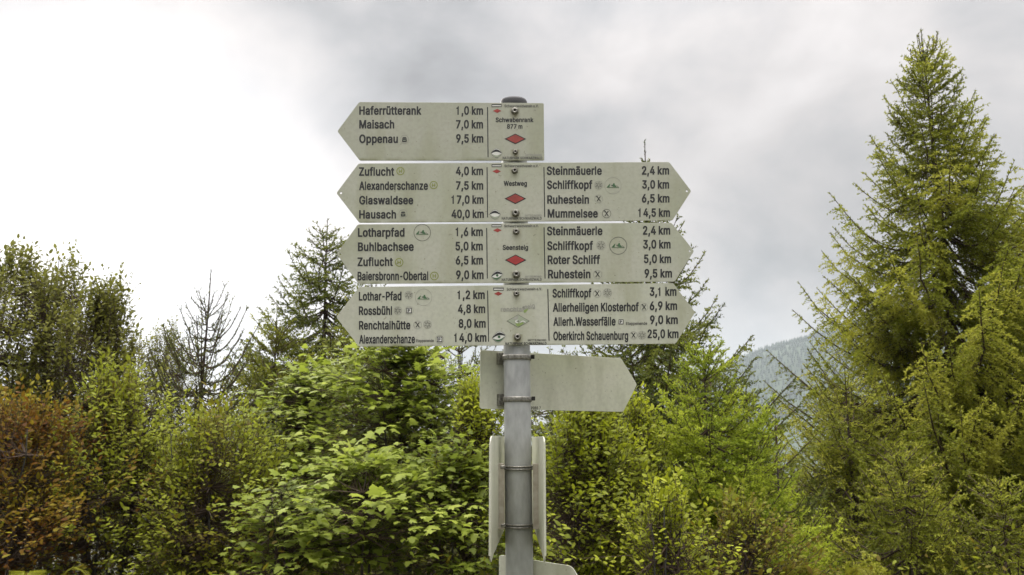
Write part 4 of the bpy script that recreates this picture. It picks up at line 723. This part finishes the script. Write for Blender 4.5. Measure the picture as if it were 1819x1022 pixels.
def emblem_club(pl, root, x, y, w, h, dx, dy):
    d = Decal(pl, root); d.poly([(x, y), (x+w, y), (x+w, y+h), (x, y+h)], 'black')
    d.poly([(x+1, y+h*.38), (x+w-.8, y+h*.38), (x+w-.8, y+h*.74), (x+1, y+h*.74)], 'white', .0002)
    cx, cy = dx, dy; d.poly([(cx-7.6, cy), (cx, cy-3.7), (cx+7.6, cy), (cx, cy+3.7)], 'redold'); d.poly([(cx-2.6, cy), (cx, cy-1.3), (cx+2.6, cy), (cx, cy+1.3)], 'red', .0002)
    return d.done('club_emblem')
def emblem_park(pl, root, x, y, w, h, detail=True):
    d = Decal(pl, root); t = np.linspace(0, 1, 13); rt = .12
    def R(a, b): return (x+a*w+b*h*rt*0, y+b*h-a*h*rt*(2 if detail else 0))
    lens_t = [R(-1+2*q, -math.sin(math.pi*q)*.98) for q in t]; lens_b = [R(-1+2*q, math.sin(math.pi*q)*.98) for q in t]
    d.strip(lens_t, lens_b, 'thin'); d.strip([(x+(a-x)*.93, y+(b-y)*.93) for a, b in lens_t], [(x+(a-x)*.93, y+(b-y)*.93) for a, b in lens_b], 'white', .0002)
    d.strip([R(-.88+1.72*q, -.12-math.sin(math.pi*q)*.66*(1 if i % 2 else .93)) for i, q in enumerate(t)], [R(-.88+1.72*q, .06-math.sin(math.pi*q)*.26-.25*q*(1-q)) for q in t], 'black', .0004)
    d.strip([R(-.8+1.6*q, .16+math.sin(math.pi*q)*.70) for q in t], [R(-.8+1.6*q, .14+math.sin(math.pi*q)*.36) for q in t], 'green' if detail else 'greenpale', .0004)
    if detail: d.disc(x+.02*w, y+.02*h, h*.24, 'green', lift=.0006)
    return d.done('park_emblem')
def bolt(pl, root, x, y, r, org=None):
    c = np.array(pl.px(x, y)); R = r/783.0; seg = 20
    prof = [(R*1.0, 0.0), (R*1.0, .0012), (R*.80, .0016), (R*.80, .0042), (R*.66, .0056), (R*.34, .0056), (R*.30, .0030), (.0, .0030)]
    a = np.linspace(0, 2*np.pi, seg, endpoint=False); V = []
    for rr_, h in prof: V.append(c+rr_*(np.cos(a)[:, None]*pl.U+np.sin(a)[:, None]*pl.Z)+pl.N*h)
    V = np.concatenate(V)-np.array(root.location); i = np.arange(len(prof)-1)[:, None]*seg; j = np.arange(seg)[None]; k = (j+1) % seg
    Q = np.stack([i+j, i+k, i+seg+k, i+seg+j], -1).reshape(-1, 4); me = mesh_np('bolt', V, Q)
    me.materials.append(M['bolt']); me.materials.append(M['grime']); mi = np.zeros(len(Q), np.int32); mi[5*seg:] = 1; me.polygons.foreach_set('material_index', mi)
    return link('bolt', me, None, root)
def divider(pl, root, x0, y0, x1, y1, w=1.7):
    d = Decal(pl, root); d.line(x0, y0, x1, y1, w, 'black'); d.done('divider_line')
BASES = [(.39, .39, .318), (.415, .416, .338), (.43, .431, .352), (.475, .476, .395)]
GB = 'cream hiking boards stacked at the top of the post'
def arrow(idx, label, outline, holes, rows_l, rows_r, div, mid, icons, slope, cap, bolts, YB):
    pl = Plane((0, YB, 0), (1, 0, 0)); c = pl.px(916, outline[-1][1]); root = empty('arrow_sign', (c[0], YB, pl.px(640, outline[-1][1])[2]), label, 'sign', GB)
    bw = [(pl.px(x, y)[0], pl.px(x, y)[2], k) for x, y, r, k in bolts]
    board(pl, outline, signmat('cream_sign_face', BASES[idx], bw, idx+1, pl.px(916, outline[-1][1])[2]), root, holes)
    # thin aluminium rail clamping the board to the post
    z1 = pl.px(916, (bolts[0][1]+bolts[1][1])/2)[2]; hgt = abs(pl.px(916, bolts[0][1])[2]-pl.px(916, bolts[1][1])[2])+.03
    box('mounting_rail', (axis(z1)[0], (YB+.0030+YP-RP)/2, z1), (.034, YP-RP-YB-.0030+.002, hgt), 'bolt', root, root.location)
    for (s, x0, x1, b, *o) in rows_l+rows_r: text(pl, root, s, x0, x1, b, o[0] if o else cap, slope=slope, bold=o[1] if len(o) > 1 else .022, mat=o[2] if len(o) > 2 else 'black')
    for d_ in div: divider(pl, root, *d_)
    for s, x0, x1, b, cp, mt, bd in mid: text(pl, root, s, x0, x1, b, cp, mt, bd, slope)
    for ic in icons: icon(pl, root, *ic)
    for x, y, r, k in bolts: bolt(pl, root, x, y, r)
    return pl, root
YS = 1.784
pl, rt = arrow(0, 'topmost arrow board, pointing left only, reading Haferrütterank, Maisach and Oppenau',
    [(599.4, 233.3), (638.1, 181.6), (965.7, 183.5), (966.6, 284.9), (638.8, 284.9)], [],
    [('Haferrütterank', 638.1, 748.5, 203.7), ('Maisach', 638.1, 700.4, 228.1), ('Oppenau', 638.1, 706.9, 253.9), ('1,0 km', 810.7, 858.1, 203.7), ('7,0 km', 810, 858.1, 228.1), ('9,5 km', 810.2, 858.6, 253.2)], [],
    [(866, 190.5, 867, 279.7)],
    [('Schwabenrank', 880.4, 947.6, 217.1, 8, 'black', .02), ('877 m', 900.6, 928.1, 228.8, 8, 'black', .02), ('Schwarzwaldverein e.V.', 896, 956.8, 190.8, 4.6, 'thin', 0), ('NATURPARK SCHWARZWALD', 892.9, 963.3, 283, 4.4, 'thin', .01), ('MITTE/NORD', 932.8, 962.2, 277.4, 3.4, 'pale', 0)],
    [('station', 718.4, 248, 7.8)], 0.0, 14.6, [(914.5, 197.6, 7, 1), (915.4, 270.4, 4.8, .7)], YS)
diamond(pl, rt, 915.4, 247.1, 19.4, 9.4, 'redold'); emblem_club(pl, rt, 873.2, 185.4, 18, 5, 883.3, 197.3); emblem_park(pl, rt, 882, 272.2, 10.2, 8.5, False)
pl, rt = arrow(1, 'second double arrow board, centre field reading Westweg, left side ending with Hausach',
    [(597.7, 343.1), (637, 290.8), (1188.6, 288.2), (1227.7, 339.6), (1194.4, 391.5), (638.1, 395.5)], [(605.5, 343.1, .0028), (1220.2, 339.6, .0028)],
    [('Zuflucht', 637.7, 700.4, 312.1), ('Alexanderschanze', 638, 760.2, 337.3), ('Glaswaldsee', 638, 734.2, 362.9), ('Hausach', 638, 703.6, 388.2), ('4,0 km', 809.8, 858.1, 311), ('7,5 km', 810, 858.4, 336.8), ('17,0 km', 802, 859.1, 361.9), ('40,0 km', 802, 859.5, 387.3)],
    [('Steinmäuerle', 971.2, 1069.1, 310.6), ('Schliffkopf', 971.6, 1052.3, 335.5), ('Ruhestein', 972, 1046.3, 361.8), ('Mummelsee', 972.7, 1062, 386.5), ('2,4 km', 1140.1, 1188.6, 310.1), ('3,0 km', 1140.6, 1188.6, 334.9), ('6,5 km', 1140.1, 1189.2, 359.6), ('14,5 km', 1133.7, 1190.1, 385)],
    [(865.2, 297.4, 866.1, 386.6), (966.2, 297.2, 967.7, 385.9)],
    [('Westweg', 894.8, 936.1, 330.2, 8.5, 'black', .02), ('Schwarzwaldverein e.V.', 896, 956.8, 297.2, 4.6, 'thin', 0), ('NATURPARK SCHWARZWALD', 891.2, 962.2, 390.3, 4.4, 'thin', .01), ('MITTE/NORD', 932.8, 962.2, 384.7, 3.4, 'pale', 0)],
    [('H', 711.4, 304.2, 7.2), ('H', 770.3, 329, 7.2), ('station', 716.1, 380.2, 7.8), ('sun', 1063.5, 329.1, 7.6), ('hill', 1088.9, 330.2, 15), ('fork', 1063.5, 353.6, 7.4), ('fork', 1077.5, 379.7, 8, 2)],
    -.002, 14.6, [(914.3, 303.7, 5.8, .5), (915.9, 378.8, 7, 1)], YS)
diamond(pl, rt, 915.4, 353.2, 19.4, 9.6, 'redold'); emblem_club(pl, rt, 873.4, 292.2, 17.7, 4.8, 882.3, 304.6); emblem_park(pl, rt, 879.3, 381.2, 10.2, 8.8, False)
pl, rt = arrow(2, 'third double arrow board, centre field reading Seensteig, left side starting with Lotharpfad',
    [(598.2, 451.5), (635.8, 398.9), (1192.7, 396.2), (1232.7, 446.2), (1198.5, 500.3), (637, 504.2)], [(604.6, 451.5, .0028), (1225.2, 446.2, .0024)],
    [('Lotharpfad', 635.8, 718.7, 420.5), ('Buhlbachsee', 635.8, 735.1, 445.9), ('Zuflucht', 635.1, 698, 472.6), ('Baiersbronn-Obertal', 635.1, 760.7, 498), ('1,6 km', 809.5, 857.7, 419.3), ('5,0 km', 809.1, 857.7, 444.7), ('6,5 km', 809.5, 858.1, 469.8), ('9,0 km', 810.2, 859.1, 495.7)],
    [('Steinmäuerle', 971.6, 1070.2, 417.8), ('Schliffkopf', 972, 1053.4, 444), ('Roter Schliff', 972.7, 1065.9, 469), ('Ruhestein', 973.3, 1048.9, 494.4), ('2,4 km', 1141.9, 1190.5, 416.7), ('3,0 km', 1142.3, 1191.2, 441.4), ('5,0 km', 1143.8, 1192.2, 467.3), ('9,5 km', 1144.9, 1193.7, 493.1)],
    [(864.5, 405.3, 865.7, 495.2), (966.4, 404.2, 968.2, 495.2)],
    [('Seensteig', 892.9, 938.2, 444, 8.5, 'black', .02), ('Schwarzwaldverein e.V.', 895.7, 957, 403.9, 4.6, 'thin', 0), ('NATURPARK SCHWARZWALD', 891.2, 962.4, 499.1, 4.4, 'thin', .01), ('MITTE/NORD', 932.8, 961.7, 493.3, 3.4, 'pale', 0)],
    [('hill', 750.1, 413.5, 15.2, 2), ('H', 709, 466.3, 7.6), ('H', 771.5, 490.5, 7.6), ('sun', 1067.4, 436.1, 8), ('hill', 1098.2, 436.7, 15.7, 2), ('fork', 1061.6, 487.7, 8)],
    -.004, 15, [(916.8, 411.6, 6, .5), (917.1, 487.7, 7, 1)], YS)
diamond(pl, rt, 915.9, 462.3, 19.4, 9.8, 'red'); emblem_club(pl, rt, 873.2, 398.9, 17.6, 4.8, 883.7, 409.3); emblem_park(pl, rt, 883, 489.3, 10.6, 9)
pl, rt = arrow(3, 'fourth double arrow board, green swirl diamond in its centre, reading Rossbühl and Oberkirch Schauenburg',
    [(597.5, 563.8), (638.1, 510.2), (1195.5, 503.5), (1234.6, 554.8), (1200.2, 610.6), (638.1, 615.9)], [],
    [('Lothar-Pfad', 637.4, 713.3, 533.7), ('Rossbühl', 637.4, 696.4, 559.5), ('Renchtalhütte', 637.7, 729, 585.4), ('Alexanderschanze', 638.1, 737.2, 610.2), ('Etappenende', 739.1, 770.8, 607.9, 5, 0, 'thin'), ('1,2 km', 812.6, 861.2, 531.3), ('4,8 km', 813.5, 861.9, 556.2), ('8,0 km', 814.7, 862.8, 582.1), ('14,0 km', 806.7, 864.2, 607.2)],
    [('Schliffkopf', 981.4, 1050.6, 528.4), ('Allerheiligen Klosterhof', 982.1, 1134.6, 553.6), ('Allerh.Wasserfälle', 982.9, 1093.5, 578.8), ('Oberkirch Schauenburg', 982.9, 1116, 604.3), ('Etappenende', 1111.8, 1149.7, 577.4, 5.2, 0, 'thin'), ('3,1 km', 1154.1, 1201.6, 525.5), ('6,9 km', 1154.1, 1202.8, 550.7), ('9,0 km', 1154.6, 1204, 575.6), ('25,0 km', 1150.2, 1205.3, 600.6)],
    [(866.1, 516.3, 868, 607.4), (973.1, 513.7, 975.3, 605.5)],
    [('renchtal', 889.4, 929.5, 553.4, 8.0, 'pale', 0), ('Schwarzwaldverein e.V.', 899.9, 962.9, 516.2, 4.6, 'thin', .005), ('NATURPARK SCHWARZWALD', 897.6, 970.8, 613, 4.6, 'black', .01), ('MITTE/NORD', 937.5, 970.4, 606.4, 3.6, 'thin', .01)],
    [('sun', 726.2, 524.5, 7.4), ('hill', 752.5, 528.5, 15), ('sun', 706.7, 552, 7.4), ('P', 726.7, 552, 7.6), ('fork', 741.9, 577.4, 7.4), ('sun', 759.5, 576.7, 7.4), ('P', 780.9, 603.2, 7.6), ('fork', 1060.9, 521.8, 7.2), ('sun', 1078.8, 520.6, 8), ('fork', 1144.1, 545.8, 7.2), ('P', 1103.2, 572, 7, 0), ('fork', 1125.3, 595.9, 7), ('sun', 1140.4, 595.7, 7.6)],
    -.006, 15, [(917.3, 522.2, 5.2, .4), (919.2, 599, 6.2, 1)], YS)
emblem_club(pl, rt, 876.2, 511.2, 18.8, 5.2, 885.1, 522); emblem_park(pl, rt, 886.3, 598.5, 12.6, 10)
text(pl, rt, 'steig', 929.5, 951, 551, 8.0, 'pale', 0, rot=.22)
d = Decal(pl, rt); d.poly([(930, 553), (931, 549.5), (935, 548), (939, 546.5), (938, 550), (934, 555.5), (931, 556)], 'lime'); d.done('feather_mark')
d = Decal(pl, rt); x, y, hw, hh = 920.4, 570.6, 20.5, 11.6
d.poly([(x-hw, y), (x, y-hh), (x+hw, y), (x, y+hh)], 'thin'); d.poly([(x-hw*.94, y), (x, y-hh*.94), (x+hw*.94, y), (x, y+hh*.94)], 'greenpale', .0002)
d.poly([(x-13, y-2.6), (x-1, y-9.6), (x+1, y-7), (x-2, y-3), (x-7, y-2.5)], 'pale', .0004)
d.poly([(x-4.6, y+4), (x-3, y+2), (x+2, y+4), (x+8, y+2.2), (x+10.5, y+4), (x+1, y+10), (x-3, y+8.4)], 'lime', .0004)
a = np.linspace(-.4, 4.6, 18)
d.strip([(x+(1.2+1.15*q)*math.cos(q)*1.1, y-(1.0+.9*q)*math.sin(q)*.8) for q in a], [(x+(.4+.75*q)*math.cos(q)*1.1, y-(.3+.55*q)*math.sin(q)*.8) for q in a], 'white', .0006)
d.strip([(x+4+1.0*q, y+1.5-2.2*math.sin(q*.35)) for q in range(10)], [(x+4+1.0*q, y+3.2-2.2*math.sin(q*.35)) for q in range(10)], 'white', .0007)
d.disc(x+.3, y, 1.3, 'thin', lift=.0009); d.done('trail_diamond', 'pale green and grey diamond with a white swirl')

# blank board, seen from behind, turned away to the right
yaw = math.radians(24); U = np.array((math.cos(yaw), math.sin(yaw), 0)); P0 = axis(at(918, 680, YP)[2])+np.array((0, RP+.012, 0)); P0[2] = 0
plb = Plane(P0, U); cz = plb.px(918, 728)
rtb = empty('arrow_sign', (cz[0], cz[1], cz[2]), 'blank back of a cream arrow board turned right, behind the post below the lettered boards', 'sign')
M['blank'] = signmat('blank_board_back', (.58, .58, .475), [], 9)
board(plb, [(853.7, 622.1), (1103.2, 636.8), (1131.4, 683.3), (1106.9, 731.7), (852.9, 726.1)], M['blank'], rtb, rad=.005)
text(plb, rtb, 'P085 7', 943.5, 960.5, 727.3, 5, 'thin', .0)
for (yy, tl) in ((634, -.02), (709, .0)):
    z = at(918, yy, YP-RP)[2]; band(z, rtb, np.array(rtb.location), h=.011)
    c = axis(z); q = c+np.array((-RP-.008, .022, 0))
    box('clamp_bracket', q, (.016, .022, .026), 'bolt', rtb, rtb.location, U)
    box('clamp_screw', c+np.array((RP+.006, -.004, .002)), (.008, .008, .009), 'grime', rtb, rtb.location)

# two boards seen almost edge-on, one each side of the post
def edge_board(label, xn, xf, yn_top, yn_bot, yf_top, yf_bot, side):
    A = at(xn, yn_top, 1.66); B = at(xf, yf_top, 1.965); U = unit(np.array((B[0]-A[0], B[1]-A[1], 0)))
    pl_ = Plane((A[0], A[1], 0), U); pl_.N = np.cross(pl_.U, pl_.Z)
    if pl_.N[0]*side > 0: pl_.N = -pl_.N
    zt = A[2]; zb_ = at(xn, yn_bot, 1.66)[2]; Ln = float(np.linalg.norm((B-A)[:2]))
    rt_ = empty('arrow_sign', (A[0]+U[0]*Ln/2, A[1]+U[1]*Ln/2, zb_), label, 'sign', 'boards seen edge on around the lower post')
    pts = [(0, zt-.006), (.02, zt), (Ln+.02, zt-.004), (Ln+.02, zb_+.045), (.05, zb_+.012), (.012, zb_)]
    polys = [rounded(pts, .010)]; me = curve_mesh('board', polys, .0011, .0003)
    n = len(me.vertices); co = np.empty(n*3, np.float32); me.vertices.foreach_get('co', co); co = co.reshape(-1, 3)
    bow = .006*np.sin(np.clip(co[:, 0]/Ln, 0, 1)*np.pi)
    W = pl_.O+co[:, :1]*pl_.U+co[:, 1:2]*pl_.Z+(co[:, 2:]+bow[:, None]*0)*pl_.N-np.array(rt_.location)
    me.vertices.foreach_set('co', W.astype(np.float32).ravel()); me.update(); me.materials.clear(); link('board', me, M['edgeb'], rt_)
    # rolled stiffening rim along the near edge
    ac = Acc(); o = pl_.pt(.003, 0); tube(ac, [o+np.array((0, 0, zb_+.016)), o+np.array((0, 0, (zt+zb_)/2)), o+np.array((0, 0, zt-.012))], [.0026]*3, 8); ac.obj('rolled_edge', M['edgeb'], rt_, rt_.location, True)
    return pl_, rt_
M['edgeb'] = signmat('edge_board_paint', (.58, .575, .48), [], 14)
plL, rL = edge_board('narrow cream board seen edge on at the left of the lower post', 871, 899, 775, 1003, 768, 985, -1)
plR, rR = edge_board('narrow cream board seen edge on at the right of the lower post', 967, 947, 776, 1003, 768, 985, 1)
for rr_, sx, px_ in ((rL, -1, 892), (rR, 1, 951)):
    zt_, zb2 = at(px_, 823, YP)[2], at(px_, 938, YP)[2]
    box('clamp_plate', (axis((zt_+zb2)/2)[0]+sx*(RP+.0078), YP-.022, (zt_+zb2)/2), (.0135, .008, zt_-zb2), 'plate', rr_, rr_.location)
for i, yy in enumerate((832, 936)):
    z = at(918, yy, YP-RP)[2]; c = axis(z)
    for dz in (-.0028, .0028):
        ac = Acc(); a = np.linspace(math.pi*1.03, math.pi*1.97, 16); r_ = RP+.0028
        tube(ac, np.stack([c[0]+r_*np.cos(a), c[1]+r_*np.sin(a), np.full(16, z+dz)], 1), np.full(16, .0020), 8)
        ac.obj('clamp_strap', M['bolt'], rL, rL.location, True)
    box('clamp_screw', c+np.array((-RP-.004, -.022, .002)), (.012, .010, .009), 'bolt', rL, rL.location, bevel=.002)
    box('clamp_screw', c+np.array((RP+.006, -.016, .002)), (.010, .008, .008), 'bolt', rR, rR.location, bevel=.002)

# lowest board, its top edge just in view
A = at(890, 990, 1.87); B = at(1018, 1009, 1.80); U = unit(np.array((B[0]-A[0], B[1]-A[1], 0)))
plc = Plane((A[0], A[1], 0), U); P4 = [plc.uv(*q) for q in ((887, 986), (1016, 1006), (1036, 1040))]
rc = empty('arrow_sign', (axis(.9)[0], 1.86, P4[0][1]-.20), 'lowest cream board at the bottom edge, rounded top corner showing right of the post', 'sign')
pts = [P4[0], P4[1], P4[2], (P4[2][0]+.005, P4[0][1]-.20), (P4[0][0], P4[0][1]-.20)]
me = curve_mesh('board', [rounded(pts, [.008, .010, .01, .01, .01])], .0011, .0003)
n = len(me.vertices); co = np.empty(n*3, np.float32); me.vertices.foreach_get('co', co); co = co.reshape(-1, 3)
W = plc.O+co[:, :1]*plc.U+co[:, 1:2]*plc.Z+co[:, 2:]*plc.N-np.array(rc.location); me.vertices.foreach_set('co', W.astype(np.float32).ravel()); me.update(); me.materials.clear()
link('board', me, M['edgeb'], rc)
band(P4[0][1]-.10, rc, np.array(rc.location))

# ------------------------------------------------------------------ haze
hz = bpy.data.materials.new('haze_air'); hz.use_nodes = True; hn = hz.node_tree.nodes; hn.clear()
pv = hn.new('ShaderNodeVolumePrincipled'); pv.inputs['Color'].default_value = (.80, .90, .95, 1); pv.inputs['Density'].default_value = .00016; pv.inputs['Anisotropy'].default_value = .2
out = hn.new('ShaderNodeOutputMaterial'); hz.node_tree.links.new(pv.outputs[0], out.inputs['Volume'])
x0, x1, y0, y1, z0, z1 = -3900, 3900, -3900, 3900, -90, 330
V = [(x, y, z) for x in (x0, x1) for y in (y0, y1) for z in (z0, z1)]
me = bpy.data.meshes.new('haze'); me.from_pydata(V, [], [(0, 1, 3, 2), (4, 6, 7, 5), (0, 4, 5, 1), (2, 3, 7, 6), (0, 2, 6, 4), (1, 5, 7, 3)])
tag(link('haze', me, hz), kind='stuff')
tot = sum(len(o.data.polygons) for o in bpy.data.objects if o.type == 'MESH'); print('polygons', tot, 'objects', len(bpy.data.objects))
